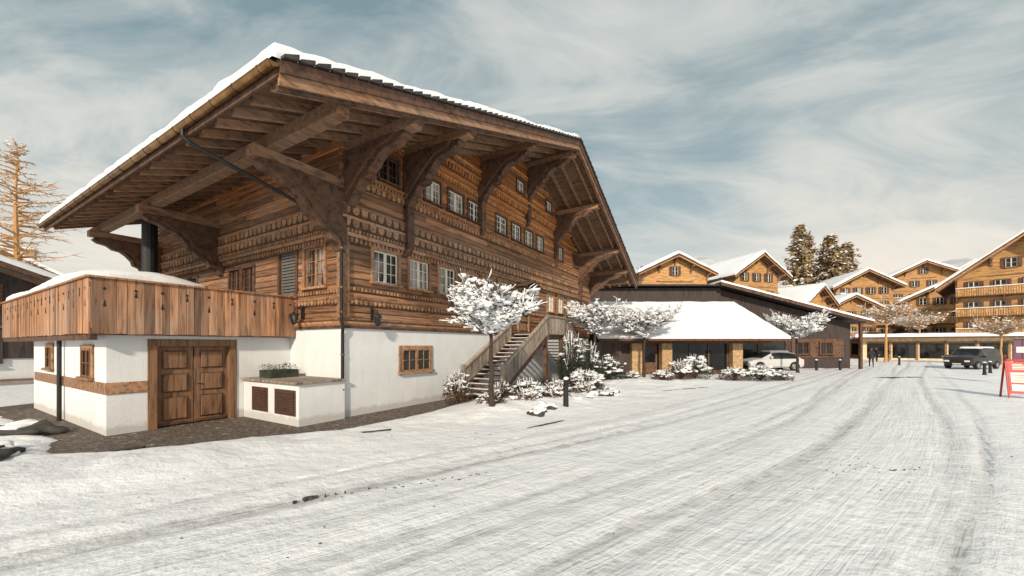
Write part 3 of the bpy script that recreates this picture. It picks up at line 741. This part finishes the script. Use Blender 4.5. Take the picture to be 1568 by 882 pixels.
for t,s,r,h,lf in ((3.3,-2.9,.45,.5,'dry'),(4.4,-3.6,.55,.55,'dry'),(5.2,-3.2,.7,.75,'leaf'),(6.0,-3.9,.55,.5,'dry'),(6.9,-3.5,.6,.65,'leaf'),(7.9,-4.3,.5,.5,'dry'),(8.8,-4.1,.7,.8,'leaf'),(9.9,-3.6,.8,.9,'dry'),(3.6,-1.3,.5,1.0,'dry'),(4.6,-2.4,.5,.7,'dry'),
                   (10.6,-2.7,.7,2.5,'leaf'),(12.0,-3.0,.7,2.1,'leaf'),(14,-3.4,1.,1.3,'leaf')):
    x,y=LW(t,s); tall=h>1.2
    shrub('snowy_shrub' if k==0 else 'snowy_shrub.%03d'%k,x,y,r,h,30+k,lf,int((3200 if tall else 1900)*r*(1+h)),int((9 if tall else 17)*r)+7,.05); k+=1
for x,y,r,h,lf in ((9.9,22.6,.9,1.1,'dry'),(11.1,23.4,1.,1.3,'leaf'),(12.8,22.2,.8,.7,'dry'),(14.2,22.,.9,.8,'leaf'),(8.4,21.6,.6,.6,'dry'),(15.6,22.3,.6,.5,'dry'),(6.8,21.8,.6,.5,'leaf')):
    shrub('snowy_shrub.%03d'%k,x,y,r,h,60+k,lf,int(1300*r*(1+h)),int(14*r)+7,.05); k+=1
m=M(['rock','snow2']); random.seed(5)
for i in range(30):
    t=random.uniform(2.6,10); s=-4.3-.25*math.sin(t)+random.uniform(-.4,.3)-.06*t; x,y=LW(t,s); r=random.uniform(.08,.2)
    m.blob((x,y,.12),r,'rock',1,.6,(1.2,1,.7)); m.blob((x,y,.12+r*.5),r*.85,'snow2',1,.5,(1.2,1,.5))
m.build('bed_edging_stones',smooth=True)

def conifer(name,x,y,h,w,seed,leaf='leaf',sn=.25,bare=False,big=1.):
    random.seed(seed); m=M([leaf,'snow2','bark','warmbark'])
    bk='warmbark' if bare else 'bark'
    m.tube([(0,0,-1),(0,0,h*.4),(.1,0,h*.75),(0,0,h)],[h*.014,h*.011,h*.006,.02],7,bk)
    lv=int(h*(2.3 if bare else 2.0)); 
    for i in range(lv):
        f=(.2 if bare else .12)+(.8 if bare else .88)*i/lv; z=h*f; R=w*.5*((1-f)**(.42 if bare else .6))*random.uniform(.45 if bare else .65,1.15)+.15
        for b_ in range(random.randint(2,5) if bare else random.randint(5,7)):
            a=random.uniform(0,6.283); L=R*random.uniform(.6,1.2); up=random.uniform(.05,.55) if bare else .12
            d=Vector((math.cos(a),math.sin(a),0)); pts=[Vector((0,0,z))+d*L*t+Vector((0,0,L*(up*t-.38*t*t+(.3*t**3))))+(rv()*.18*t if bare else Vector((0,0,0))) for t in (0,.33,.66,1.)]
            m.tube(pts,[.06*R/2+.012,.035,.022,.010],4,bk,cap=False)
            if bare:
                for q in range(11):
                    t=random.uniform(.2,1); j=min(2,int(t*3)); p=pts[j].lerp(pts[j+1],t*3-j if t<1 else 1.); e=(d+rv()*1.3).normalized()*L*.26; e.z=e.z*.5+.05
                    m.tube([p,p+e*.5+rv()*.05,p+e+Vector((0,0,-.08))],[.026,.018,.009],3,bk,cap=False)
                    if random.random()<sn: m.blob(p+Vector((0,0,.05)),.07,'snow2',0,.4,(1.4,1.4,.6))
            else:
                for q in range(int(6+L*6)):
                    t=random.uniform(.1,1.08); p=pts[0]+(pts[3]-pts[0])*t+Vector((0,0,.1*L*t))+rv()*.3*big; s_=.6*big*(1.1-.4*t)
                    e1=(d+rv()*.7).normalized()*s_; e2=Vector((-d.y,d.x,0))*s_*.45+rv()*.15; dn=Vector((0,0,-.25*s_))
                    mt='snow2' if random.random()<sn else leaf
                    m.add([p,p+e1*.5+e2+dn,p+e1+dn,p+e1*.5-e2+dn],[(0,1,2,3)],mt)
    return m.build(name,None,(x,y,0),random.uniform(0,6))
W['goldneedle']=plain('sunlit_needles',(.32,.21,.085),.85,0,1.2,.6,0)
for i,(x,y,h,w) in enumerate(((68,91,30.5,11),(72,94,29,11),(76,92,28.5,11),(80,92,26.5,11),(73.5,88,25,12),(78,95,28,11))):
    conifer('pine_tree' if i==0 else 'pine_tree.%03d'%i,x,y,h,w,80+i,'goldneedle',.22,big=1.3)
conifer('larch_tree',-38.5,30,17.8,9.5,90,'leaf',.3,True)
conifer('larch_tree.001',-44,32,11,8,91,'leaf',.3,True)
conifer('larch_tree.002',-27,32,7.5,4,92,'leaf',.6,True)
conifer('larch_tree.003',-31,33,8.5,5,93,'leaf',.6,True)
for i,(x,y,h,w) in enumerate(((19,66,14.5,7),(23,68,16,7),(-46,38,9,5))): conifer('pine_tree.%03d'%(i+6),x,y,h,w,95+i,'goldneedle',.3)

# ==================================================================== BACKGROUND CHALETS
def chalet(name,x,y,rot,w,d,eave,ridge,wood_='gold',base='cream',bh=3.,ov=1.2,nw=5,balc=(1,),fl=2.7,chim=True,side=True,snow=.42):
    E=empty(name,(x,y,0),rot); h=w/2; k=(ridge-eave)/(h+ov)
    m=M([wood_,base,'dark'])
    m.box(-h,h,0,d,-.5,bh,base); 
    zt=lambda X: ridge-abs(X)*k-.3
    m.prism([(-h-.06,bh),(h+.06,bh),(h+.06,zt(h)),(0,zt(0)),(-h-.06,zt(h))],1,-.06,d,wood_)
    m.build('walls',E)
    m=M(['tile','soff','dark','raft','snow',wood_])
    for sg in (-1,1):
        a=sg*(h+ov)
        for u0,u1,mt in ((-.14,0,'tile'),(-.22,-.14,'soff')): m.prism([(0,ridge+u0),(a,eave+u0),(a,eave+u1),(0,ridge+u1)],1,-ov*1.2,d+ov,mt)
        m.prism([(0,ridge-.45),(a,eave-.4),(a,eave),(0,ridge)],1,-ov*1.2-.07,-ov*1.2,wood_)
        m.prism([(0,ridge-.28),(a,eave-.24),(a,eave),(0,ridge)],1,-ov*1.2-.13,-ov*1.2-.07,'dark')
        y_=-ov*1.2+.3
        while y_<.1:
            m.prism([(0,ridge-.4),(a*.98,eave-.38),(a*.98,eave-.2),(0,ridge-.2)],1,y_,y_+.12,'raft'); y_+=.5
        m.box(a,a+.04*sg,-ov*1.2,d+ov,eave-.28,eave,'dark')
    for X in (-h,-h*.5,0,h*.5,h):
        m.box(X-.12,X+.12,-ov*1.1,.1,zt(X)-.3,zt(X)-.02,'raft')
        m.prism([(0,zt(X)-1.3),(-.2,zt(X)-1.1),(-.4,zt(X)-.7),(-ov*.8,zt(X)-.3),(0,zt(X)-.3)],0,X-.1,X+.1,'raft')
    m.build('roof',E)
    m=M(['snow'])
    for sg in (-1,1):
        snow_slab(m,lambda u,v:(sg*u,-ov*1.2-.1+v,ridge-u*k+.02),h+ov,d+ov*2.2+.1,snow,res=.7,over=.12,edge=.2,seed=x+sg)
    m.build('roof_snow',E,smooth=True)
    m=M([wood_,'white','dglass','dark','glass','raft','snow']); m.setT(TG)
    z=.5; f=0
    while z+1.9<ridge-.6:
        zz=z+.7; top=zz+1.2; avail=h-.4 if top<zt(h) else (ridge-.5-top)/k-.3
        if avail<.5: break
        n=max(1,int(avail*2/(w/nw))); 
        for i in range(n):
            X=(i+.5)/n*2*avail-avail; window(m,X-.45,X+.45,zz,top,.16,'dark','white','glass' if random.random()<.3 else 'dglass',2,1,.09,.04,1)
            m.box(X-.85,X-.56,.07,.13,zz-.05,top+.05,'dark' if z>bh else wood_); m.box(X+.56,X+.85,.07,.13,zz-.05,top+.05,'dark' if z>bh else wood_)
        m.box(-min(h,avail+.5),min(h,avail+.5),.06,.16,z-.25,z-.13,'raft')
        if f in balc:
            bw=h if z+1<zt(h) else avail+.4
            m.box(-bw,bw,.06,1.05,z-.12,z,'dark'); m.box(-bw,bw,1.0,1.08,z+.95,z+1.03,'raft')
            X=-bw
            while X<bw: m.box(X,X+.15,1.0,1.04,z,z+.95,wood_); X+=.2
            m.box(-bw,bw,.95,1.12,z+1.03,z+1.12,'snow')
            for X in np.linspace(-bw+.1,bw-.1,4): m.prism([(.06,z-.12),(1.,z-.12),(.06,z-.9)],0,X-.07,X+.07,'raft')
        z+=fl; f+=1
    if side:
        for T in (Matrix(((0,-1,0,-h),(1,0,0,0),(0,0,1,0),(0,0,0,1))),Matrix(((0,1,0,h),(1,0,0,0),(0,0,1,0),(0,0,0,1)))):
            m.setT(T); z=1.2
            while z+1.3<zt(h):
                n=int(d/2.6)
                for i in range(n): X=(i+.5)*d/n; window(m,X-.45,X+.45,z,z+1.2,.16,'dark','white','dglass',2,1,.09,.04,1)
                z+=fl
    m.build('windows_and_balconies',E)
    if chim:
        m=M(['stone','snow']); X=h*.35; Z=ridge-X*k
        m.box(X-.4,X+.4,d*.4,d*.4+.9,Z-.5,Z+1.3,'stone'); m.box(X-.5,X+.5,d*.4-.1,d*.4+1,Z+1.3,Z+1.4,'stone')
        m.box(X-.45,X+.45,d*.4-.05,d*.4+.95,Z+1.4,Z+1.6,'snow'); m.build('chimney',E)
    return E
random.seed(44)
r=math.radians
chalet('chalet_house',23.2,55,r(4),9.4,12,12.2,14.9,'gold','cream',3,1.0,4,(3,),chim=True)
chalet('chalet_house.001',38.,60,r(14),8.2,14,12.6,16.2,'gold','cream',3,1.2,4,(3,))
chalet('chalet_house.002',48.,61,r(30),8,10,8.6,11.4,'gold','cream',3,1.,4,(1,2))
chalet('chalet_house.003',68.5,75,r(-14),9.2,14,13.2,16.6,'gold','cream',6,1.3,5,(2,3))
chalet('chalet_house.004',88.5,83,r(-28),11.5,14,16.2,20.0,'gold','cream',6,1.5,5,(1,2,3,4))
chalet('chalet_house.005',64.5,48,r(-52),12,14,9.8,16.3,'gold','cream',3,1.8,6,(1,2,3))
chalet('chalet_house.006',77.,68,r(-38),10,12,10.,13.4,'gold','cream',3,1.3,5,(1,2))
chalet('chalet_house.007',-26.0,18.6,r(60),9,8,4.3,6.4,'barn','plas',1.4,1.,4,(9,),chim=False,snow=.3)
chalet('chalet_house.008',-50,36,r(40),12,12,8.,12,'gold','cream',3,1.2,4,(1,2))
chalet('chalet_house.009',104.,112,r(-25),14,16,17.,23.0,'gold','cream',6,1.5,6,(1,2,3))
chalet('chalet_house.010',58.,92,r(0),11,14,13.,17.0,'brown','cream',6,1.3,5,(1,2))
chalet('chalet_house.011',86.,98,r(-10),12,14,14.5,19.0,'gold','cream',6,1.3,5,(1,2,3))
chalet('chalet_house.012',58.,66,r(-5),8,9,8.0,10.6,'gold','plas',3,1.,4,(1,))
chalet('chalet_house.013',120.,100,r(-35),14,16,18.,24.0,'gold','cream',6,1.5,6,(1,2,3))
# ==================================================================== ANNEX
AX=empty('garden_pavilion',(6.6,26.2,0),0)
m=M(['stone','barn','dark','dglass','raft','plas'])
LX=11.0
for x in (1.9,3.95,8.75):
    m.box(x-.32,x+.32,0,.6,-.2,2.2,'stone')
    for k_ in range(5): m.box(x-.34,x+.34,-.02,.62,.02+k_*.44,.02+k_*.44+.40,'stone')
m.box(-.3,.9,.2,6,-.2,2.3,'barn'); m.box(0.9,LX,3.2,3.4,-.2,2.4,'barn'); m.box(.9,1.6,.5,.6,.0,2.2,'barn')
m.box(4.4,8.4,.5,.56,.3,2.2,'dglass')
for x in (4.4,5.7,7.,8.3): m.box(x-.05,x+.05,.44,.6,.0,2.25,'dark')
m.box(4.3,8.4,.44,.6,.0,.35,'dark')
m.box(2.35,3.5,.6,.66,.0,2.2,'dark'); m.box(2.5,3.35,.55,.6,.9,2.0,'dglass')
m.box(-.6,LX,-.05,.25,2.2,2.42,'dark')
for i in range(26): x=-.5+i*.46; m.box(x,x+.1,-1.1,.3,2.36,2.46,'raft')
m.build('walls_and_pillars',AX)
m=M(['tile','dark','snow'])
rf=lambda v: 2.5+v*.46
m.prism([(-1.2,2.42),(5.2,rf(6.4)-.08),(5.2,rf(6.4)),(-1.2,2.5)],0,-1.,LX+.5,'tile')
m.box(-1.,LX+.5,-1.26,-1.2,2.36,2.5,'dark')
m.prism([(-1.2,2.44),(5.2,2.44),(5.2,rf(6.4)-.1)],0,LX+.2,LX+.3,'dark')
snow_slab(m,lambda u,v:(-1.+u,-1.2+v,rf(v)),LX+1.5,6.4,.22,res=.35,seed=5)
m.build('roof_with_snow',AX,smooth=False)
BN=empty('dark_timber_barn',(6.,33.5,0),0)
m=M(['barn','dark','dglass','tile','snow','plas'])
m.prism([(0,-.3),(23.4,-.3),(23.4,4.0),(12.,6.9),(0,6.9)],1,0,9,'barn')
m.box(.0,12,-.25,-.02,4.9,7.0,'barn'); m.box(-.4,12.2,-.35,.0,4.75,4.9,'dark')
m.prism([(11.5,7.25),(24.3,3.95),(24.3,4.07),(11.5,7.4)],1,-1.2,10,'tile')
m.prism([(11.5,7.1),(24.3,3.8),(24.3,4.05),(11.5,7.38)],1,-1.28,-1.2,'dark')
m.box(-.6,12.3,-1.,9.6,7.1,7.22,'tile')
snow_slab(m,lambda u,v:(11.5+u,-1.3+v,7.4-u*.258),12.8,11.3,.16,res=.5,seed=31)
m.box(13,17.8,-.03,-.01,.0,2.6,'dglass')
for x in (13,15.4,17.8): m.box(x-.08,x+.08,-.1,0,0,2.7,'dark')
m.box(23.3,23.5,-1.1,-.9,-.2,4.,'dark')
m.box(18.3,22.8,-.06,-.02,1.0,2.6,'dark')
m.build('barn_body',BN)
m=M(['dark','dglass','white','raft','barn']); m.setT(TG)
for x in (19.2,21.2): window(m,x-.5,x+.5,1.3,2.3,.16,'dark','dark','dglass',2,1)
m.build('barn_windows',BN)
m=M(['cream','dark','dglass','snow','gold','raft']);
m.box(0,16,0,6,-.2,3.0,'cream')
for i in range(6): m.box(.5+i*2.6,2.7+i*2.6,-.05,-.01,.3,2.3,'dglass'); m.box(.45+i*2.6,2.75+i*2.6,-.1,-.06,2.3,2.5,'raft'); m.box(2.75+i*2.6,2.95+i*2.6,-.15,-.01,.0,2.6,'raft')
m.box(-.8,16.8,-1.6,7,3.0,3.2,'dark'); snow_slab(m,lambda u,v:(-.8+u,-1.6+v,3.2),17.6,8.6,.4,res=.6,seed=41)
m.build('shop_pavilion',None,(50.,55,0),r(-38))
m=M(['cream','dark','dglass','snow','gold','raft'])
m.box(0,12,0,5,-.2,2.8,'gold')
for i in range(5): m.box(.4+i*2.4,2.3+i*2.4,-.05,-.01,.6,2.3,'dglass'); m.box(2.35+i*2.4,2.55+i*2.4,-.12,-.01,0,2.6,'raft')
m.box(-.6,12.6,-1.4,6,2.8,3.0,'dark'); snow_slab(m,lambda u,v:(-.6+u,-1.4+v,3.0),13.2,7.4,.4,res=.6,seed=42)
m.build('shop_pavilion.001',None,(43.,62,0),r(-12))

# ==================================================================== CARS
W['wcar']=plain('white_car_paint',(.50,.51,.52),.3,0,1,.03,0); W['bcar']=plain('dark_car_paint',(.03,.026,.026),.3,.2,1,.1,0)
W['tyre']=plain('tyre_rubber',(.02,.02,.02),.9,0,9,.3); W['rim']=plain('alloy_rim',(.35,.35,.36),.35,.8,9,.1,0); W['lamp']=plain('headlamp',(.7,.7,.68),.1,0,2,.05,0); W['rlamp']=plain('tail_lamp',(.4,.02,.015),.2,0,2,.05,0)
def car(name,x,y,rot,paint,st,snowcap=True):
    E=empty(name,(x,y,.05),rot); m=M([paint,'dglass','black'])
    rings=[]
    for (X,hw,zb,zbelt,zr_,rw) in st:
        R=[(hw*.86,zb),(hw*.98,zb+.12),(hw,zb+(zbelt-zb)*.55),(hw*.965,zbelt),(rw+(hw*.95-rw)*.12,zbelt+(zr_-zbelt)*.86),(rw*.9,zr_-.0),(rw*.45,zr_+.02)]
        ring=[(X,a,b) for a,b in R]+[(X,-a,b) for a,b in R[::-1]]; rings.append(ring)
    n=14; vs=[p for g in rings for p in g]
    for i in range(len(rings)-1):
        h0=st[i][4]-st[i][3]; h1=st[i+1][4]-st[i+1][3]
        for k_ in range(n):
            k2_=(k_+1)%n; f=(i*n+k_,i*n+k2_,(i+1)*n+k2_,(i+1)*n+k_)
            mt=paint
            if k_ in(3,9) and h0>.25 and h1>.25: mt='dglass'
            if (h0>.3)!=(h1>.3) and k_ in (4,5,6,7,8): mt='dglass'
            if k_==13: mt='black'
            m.add([vs[q] for q in f],[(0,1,2,3)],mt,.5)
    m.add(rings[0],[tuple(range(n-1,-1,-1))],paint,.5); m.add(rings[-1],[tuple(range(n))],paint,.5)
    L0,L1=st[0][0],st[-1][0]
    m.build('body',E,smooth=False)
    m=M(['tyre','rim','lamp','rlamp','black','snow2',paint])
    hw=max(q[1] for q in st); wr=.33
    for X in (L0+.85,L1-.85):
        for sg in (-1,1):
            m.tube([(X,sg*(hw-.22),wr),(X,sg*(hw-.20),wr),(X,sg*(hw+.005),wr),(X,sg*(hw+.01),wr)],[wr*.9,wr,wr,wr*.88],20,'tyre')
            m.tube([(X,sg*(hw+.0),wr),(X,sg*(hw+.02),wr)],[wr*.62,wr*.58],16,'rim')
            pl=[(X+math.cos(a)*(wr+.07),wr+math.sin(a)*(wr+.07)) for a in np.linspace(-.2,math.pi+.2,12)]
            m.prism(pl,1,sg*(hw-.25),sg*(hw+.003),'black')
    for sg in (-1,1):
        m.box(L1-.14,L1+.02,sg*.45,sg*.75,.62,.76,'lamp'); m.box(L0-.02,L0+.14,sg*.5,sg*.76,.7,.95,'rlamp')
        m.box(L1-1.75,L1-1.6,sg*(hw-.02),sg*(hw+.16),1.0,1.14,paint)
    m.box(L1-.1,L1+.03,-.3,.3,.36,.55,'black'); m.box(L1+.03,L1+.04,-.26,.26,.4,.5,'lamp')
    m.build('wheels_and_lamps',E,bevel=.01)
    if snowcap:
        m=M(['snow']); zz=max(q[4] for q in st); rr=[q for q in st if q[4]>zz-.12]
        snow_slab(m,lambda u,v:(rr[0][0]+u,-.55+v,zz+.0),rr[-1][0]-rr[0][0],1.1,.11,res=.2,over=.03,seed=51); m.build('snow_cap',E,smooth=True)
SED=[(-2.2,.72,.45,.72,.76,.6),(-2.12,.84,.3,.88,.92,.72),(-1.9,.88,.26,.93,1.0,.74),(-1.55,.9,.25,.95,1.38,.62),(-1.1,.9,.25,.95,1.47,.6),(-.2,.9,.25,.94,1.5,.6),(.35,.9,.25,.93,1.44,.6),(1.15,.9,.25,.92,.99,.72),(1.8,.88,.26,.84,.88,.7),(2.1,.8,.3,.7,.74,.62),(2.2,.66,.4,.6,.62,.5)]
VAN=[(-2.4,.8,.5,.9,1.0,.7),(-2.36,.92,.32,1.1,1.55,.76),(-2.2,.94,.3,1.15,1.74,.76),(-.5,.95,.3,1.15,1.78,.76),(.5,.95,.3,1.12,1.70,.74),(1.25,.94,.3,1.08,1.18,.78),(2.1,.9,.32,.95,1.02,.74),(2.35,.8,.4,.8,.84,.6)]
car('parked_car',20.9,31.2,r(180),'wcar',SED)
car('parked_van',39.6,33.2,r(200),'bcar',VAN)
car('parked_car.001',52,43.5,r(150),'bcar',SED)

# ==================================================================== STREET FURNITURE
def bollard(name,x,y,h=.95,rr=.09):
    m=M(['black','snow2']); m.tube([(0,0,-.1),(0,0,.08),(0,0,.1),(0,0,h*.72),(0,0,h*.74),(0,0,h*.8),(0,0,h*.82),(0,0,h*.92),(0,0,h)],[rr*1.25,rr*1.25,rr,rr*.85,rr*1.1,rr*1.1,rr*.8,rr*.95,rr*.4],14,'black')
    m.blob((0,0,h+.01),rr*.95,'snow2',2,.2,(1,1,.6)); m.build(name,None,(x,y,.03),smooth=False)
for i,(x,y) in enumerate(((1.7,12.15),(32.5,26.5),(34.5,27.8),(26.4,31),(24.5,31),(31,36),(39,38.8))): bollard('bollard' if i==0 else 'bollard.%03d'%i,x,y,1.0 if i==0 else .85)
W['red']=plain('red_sign_paint',(.42,.03,.03),.5,0,3,.15,0); W['purple']=plain('purple_banner',(.12,.05,.10),.6,0,3,.15,0)
m=M(['red','white','black'])
for sg in (-1,1):
    for x in (-.36,.36): m.beam((x,sg*.3,.0),(x,sg*.03,1.45),.05,.04,'red')
m.beam((-.36,-.03,1.47),(.36,-.03,1.47),.08,.08,'red')
def quad(z0,z1,x0,x1,mt,off):
    y=lambda z:-.3+.27*z/1.45-off
    m.add([(x0,y(z0),z0),(x1,y(z0),z0),(x1,y(z1),z1),(x0,y(z1),z1)],[(0,1,2,3)],mt)
quad(.2,1.4,-.34,.34,'red',.03); quad(.62,1.0,-.28,.28,'white',.034); quad(.3,.55,-.28,.28,'white',.034)
for k_ in range(4): quad(1.12+k_*.06,1.15+k_*.06,-.22,.2-.05*k_,'white',.034); quad(.68+k_*.07,.70+k_*.07,-.2,.15,'black',.038)
m.build('sandwich_board_sign',None,(19.6,14.9,.03),r(-30))
m=M(['purple','black','white']); m.tube([(0,0,-.1),(0,0,2.4)],.035,8,'black'); m.box(-.3,.3,-.03,-.01,1.0,2.35,'purple'); m.box(-.2,.2,-.036,-.031,1.7,2.0,'white'); m.tube([(-.3,0,2.37),(.3,0,2.37)],.02,6,'black')
m.build('banner_sign',None,(26.2,19.8,.0),r(-30))

# ==================================================================== PERSON
W['coat']=plain('dark_coat',(.025,.025,.03),.85,0,8,.3); W['skin']=plain('skin',(.5,.3,.22),.6,0,8,.1,0); W['hair']=plain('brown_hair',(.06,.035,.02),.8,0,20,.3)
def person(name,x,y,rot,sc=1.):
    E=empty(name,(x,y,.03),rot); E.scale=(sc,)*3
    J={'pel':(0,0,.93,.16),'wa':(0,.01,1.08,.145),'ch':(0,.03,1.32,.17),'nk':(0,.03,1.47,.07),'hd':(0,.05,1.58,.075),
       'sl':(-.19,.03,1.40,.075),'el':(-.25,-.06,1.13,.055),'wl':(-.24,.06,.89,.038),'sr':(.19,.03,1.40,.075),'er':(.26,.02,1.12,.055),'wr':(.25,-.10,.90,.038),
       'hl':(-.1,0,.88,.11),'kl':(-.11,.20,.50,.075),'al':(-.11,.24,.09,.05),'tl':(-.11,.38,.04,.045),
       'hr':(.1,0,.88,.11),'kr':(.11,-.06,.50,.075),'ar':(.11,-.34,.16,.05),'tr':(.11,-.26,.04,.045)}
    ks=list(J); ed=[('pel','wa'),('wa','ch'),('ch','nk'),('nk','hd'),('ch','sl'),('sl','el'),('el','wl'),('ch','sr'),('sr','er'),('er','wr'),('pel','hl'),('hl','kl'),('kl','al'),('al','tl'),('pel','hr'),('hr','kr'),('kr','ar'),('ar','tr')]
    me=D.meshes.new('body'); me.from_pydata([J[k][:3] for k in ks],[(ks.index(a),ks.index(b)) for a,b in ed],[]); me.materials.append(W['coat'])
    o=D.objects.new('body',me); COL.objects.link(o); o.parent=E
    o.modifiers.new('s','SKIN')
    for i,k_ in enumerate(ks): me.skin_vertices[0].data[i].radius=(J[k_][3],J[k_][3]*.8)
    me.skin_vertices[0].data[0].use_root=True
    sb=o.modifiers.new('u','SUBSURF'); sb.levels=2; sb.render_levels=2
    m=M(['skin','hair','coat'])
    m.blob((0,.06,1.65),.1,'skin',2,.05,(.85,1,1.2)); m.blob((0,.04,1.69),.108,'hair',2,.1,(.88,1,1.08)); m.blob((0,.165,1.64),.018,'skin',0,.1)
    for sg in (-1,1): m.blob((sg*.09,.06,1.64),.025,'skin',0,.1,(.5,1,1.4)); m.blob((sg*.035,.15,1.665),.012,'hair',0,.1)
    m.box(-.025,.025,.152,.158,1.595,1.603,'hair')
    m.tube([(0,.03,1.44),(0,.035,1.5)],[.1,.085],10,'coat')
    m.tube([(0,0,.78),(0,0,.95),(0,.01,1.08)],[.205,.19,.165],14,'coat')
    m.build('head_and_coat',E,smooth=True)
    m=M(['skin'])
    for (wx,wy,wz) in (J['wl'][:3],J['wr'][:3]):
        m.tube([(wx,wy,wz+.02),(wx,wy+.01,wz-.04),(wx,wy+.015,wz-.09)],[.026,.04,.036],8,'skin')
        for q in range(4): a=-.028+q*.019; m.tube([(wx,wy+.012+a,wz-.08),(wx,wy+.014+a,wz-.13+abs(q-1.5)*.008),(wx+.01,wy+.018+a,wz-.165+abs(q-1.5)*.012)],[.010,.009,.007],6,'skin')
        m.tube([(wx,wy+.03,wz-.04),(wx,wy+.058,wz-.075),(wx,wy+.06,wz-.105)],[.012,.010,.008],6,'skin')
    m.build('hands',E,smooth=True)
person('walking_person',33.2,35.6,r(-40))
person('walking_person.001',44,46.5,r(120),.98)
person('walking_person.002',45,46.2,r(100),1.02)

# ==================================================================== left corner
m=M(['rock','snow2','leaf']); random.seed(9)
for i,(x,y,rr) in enumerate(((-9.15,6.75,.26),(-9.6,7.0,.30),(-11.3,8.9,.4))):
    m.blob((x,y,.05),rr,'rock',2,.8,(1.5,1,.55)); m.blob((x-.2,y+.2,.10*rr+.12),rr*.8,'snow2',2,.6,(1.3,1.,.4))
m.build('snow_covered_boulders',smooth=True)

# ==================================================================== HILLS
def hills():
    vs=[];fs=[]; n=160; rows=14
    for i in range(n+1):
        a=math.radians(-60+150*i/n)
        hmax=95+55*noise.noise((i*.05,3.,0))+25*noise.noise((i*.17,8,0))
        if a<math.radians(-20): hmax*=.55
        for j in range(rows+1):
            f=j/rows; R=420+500*f; z=hmax*(f**.8)*1.55+8*noise.noise((i*.4,j*.7,2))*f
            vs.append((math.sin(a)*R,math.cos(a)*R,z-2))
    for i in range(n):
        for j in range(rows): q=i*(rows+1)+j; fs.append((q,q+1,q+rows+2,q+rows+1))
    me=D.meshes.new('hills'); me.from_pydata(vs,[],fs); me.polygons.foreach_set('use_smooth',[True]*len(fs))
    hm,nt,b=nm('hazy_wooded_hills',1.); tc=N(nt,'ShaderNodeTexCoord').outputs['Object']
    c=mixc(nt,ramp(nt,noi(nt,tc,.02,5,.75),[(.42,0.),(.58,1.)]),(.58,.59,.61),(.40,.41,.43))  # distance haze painted in as pale base colours
    nt.links.new(c,b.inputs['Base Color']); me.materials.append(hm); me.update()
    if me.polygons[0].normal.z<0: me.flip_normals()
    o=D.objects.new('hills',me); COL.objects.link(o)
hills()

# ==================================================================== LIGHT, SKY, CAMERA
EL=26.; sd=Vector((-.14,-1.,0)).normalized(); rotz=math.atan2(sd.x,sd.y)
w=D.worlds.new('World'); SC.world=w; w.use_nodes=True; nt=w.node_tree; bg=nt.nodes['Background']
sky=N(nt,'ShaderNodeTexSky',sky_type='NISHITA'); sky.sun_disc=False; sky.sun_elevation=math.radians(EL); sky.sun_rotation=rotz; sky.dust_density=2.; sky.ozone_density=1.; sky.air_density=1.
tc=N(nt,'ShaderNodeTexCoord').outputs['Generated']; sp=N(nt,'ShaderNodeSeparateXYZ'); nt.links.new(tc,sp.inputs[0])
zz=mth(nt,'ADD',mth(nt,'MAXIMUM',sp.outputs[2],0.),.30)
cb=N(nt,'ShaderNodeCombineXYZ'); nt.links.new(mth(nt,'DIVIDE',sp.outputs[0],zz),cb.inputs[0]); nt.links.new(mth(nt,'DIVIDE',sp.outputs[1],zz),cb.inputs[1])
mp=N(nt,'ShaderNodeMapping'); mp.inputs['Rotation'].default_value=(0,0,.45); mp.inputs['Scale'].default_value=(.62,1.25,1); mp.inputs['Location'].default_value=(5.3,.9,0); nt.links.new(cb.outputs[0],mp.inputs['Vector'])
c1=noi(nt,mp.outputs[0],.9,4,.5,.7); c2=noi(nt,mp.outputs[0],2.6,5,.62,1.4)
cf=mth(nt,'ADD',mth(nt,'MULTIPLY',c1,.62),mth(nt,'MULTIPLY',c2,.38))
cl=ramp(nt,cf,[(.40,0.),(.47,.35),(.53,.75),(.60,1.)])
grad=ramp(nt,sp.outputs[2],[(0.,(7.0,6.0,4.9)),(.16,(6.2,5.7,5.0)),(.42,(5.1,5.1,4.8)),(.8,(4.5,4.6,4.45))])
blue=ramp(nt,sp.outputs[2],[(0.,(6.6,5.8,4.8)),(.16,(4.7,4.7,4.3)),(.32,(2.6,3.2,3.25)),(.55,(1.6,2.3,2.5)),(.9,(1.2,1.9,2.2))])
base=mixc(nt,.88,sky.outputs[0],blue)
fin=mixc(nt,mth(nt,'MULTIPLY',cl,.85),base,grad)
nt.links.new(fin,bg.inputs['Color']); bg.inputs['Strength'].default_value=.15
L=D.lights.new('sun','SUN'); L.energy=4.2; L.angle=math.radians(3); L.color=(1.,.86,.68)
so=D.objects.new('sun',L); COL.objects.link(so); dv=Vector((sd.x*math.cos(math.radians(EL)),sd.y*math.cos(math.radians(EL)),math.sin(math.radians(EL))))
so.rotation_euler=dv.to_track_quat('Z','Y').to_euler()
cam=D.cameras.new('camera'); cam.sensor_width=36; cam.lens=36*590/1568; cam.shift_y=(528-441)/1568; cam.clip_end=3000; cam.clip_start=.05
co=D.objects.new('camera',cam); COL.objects.link(co); co.location=(0,0,2.1); co.rotation_euler=(math.pi/2,0,0); SC.camera=co
SC.view_settings.view_transform='Standard'; SC.view_settings.look='None'; SC.view_settings.exposure=0
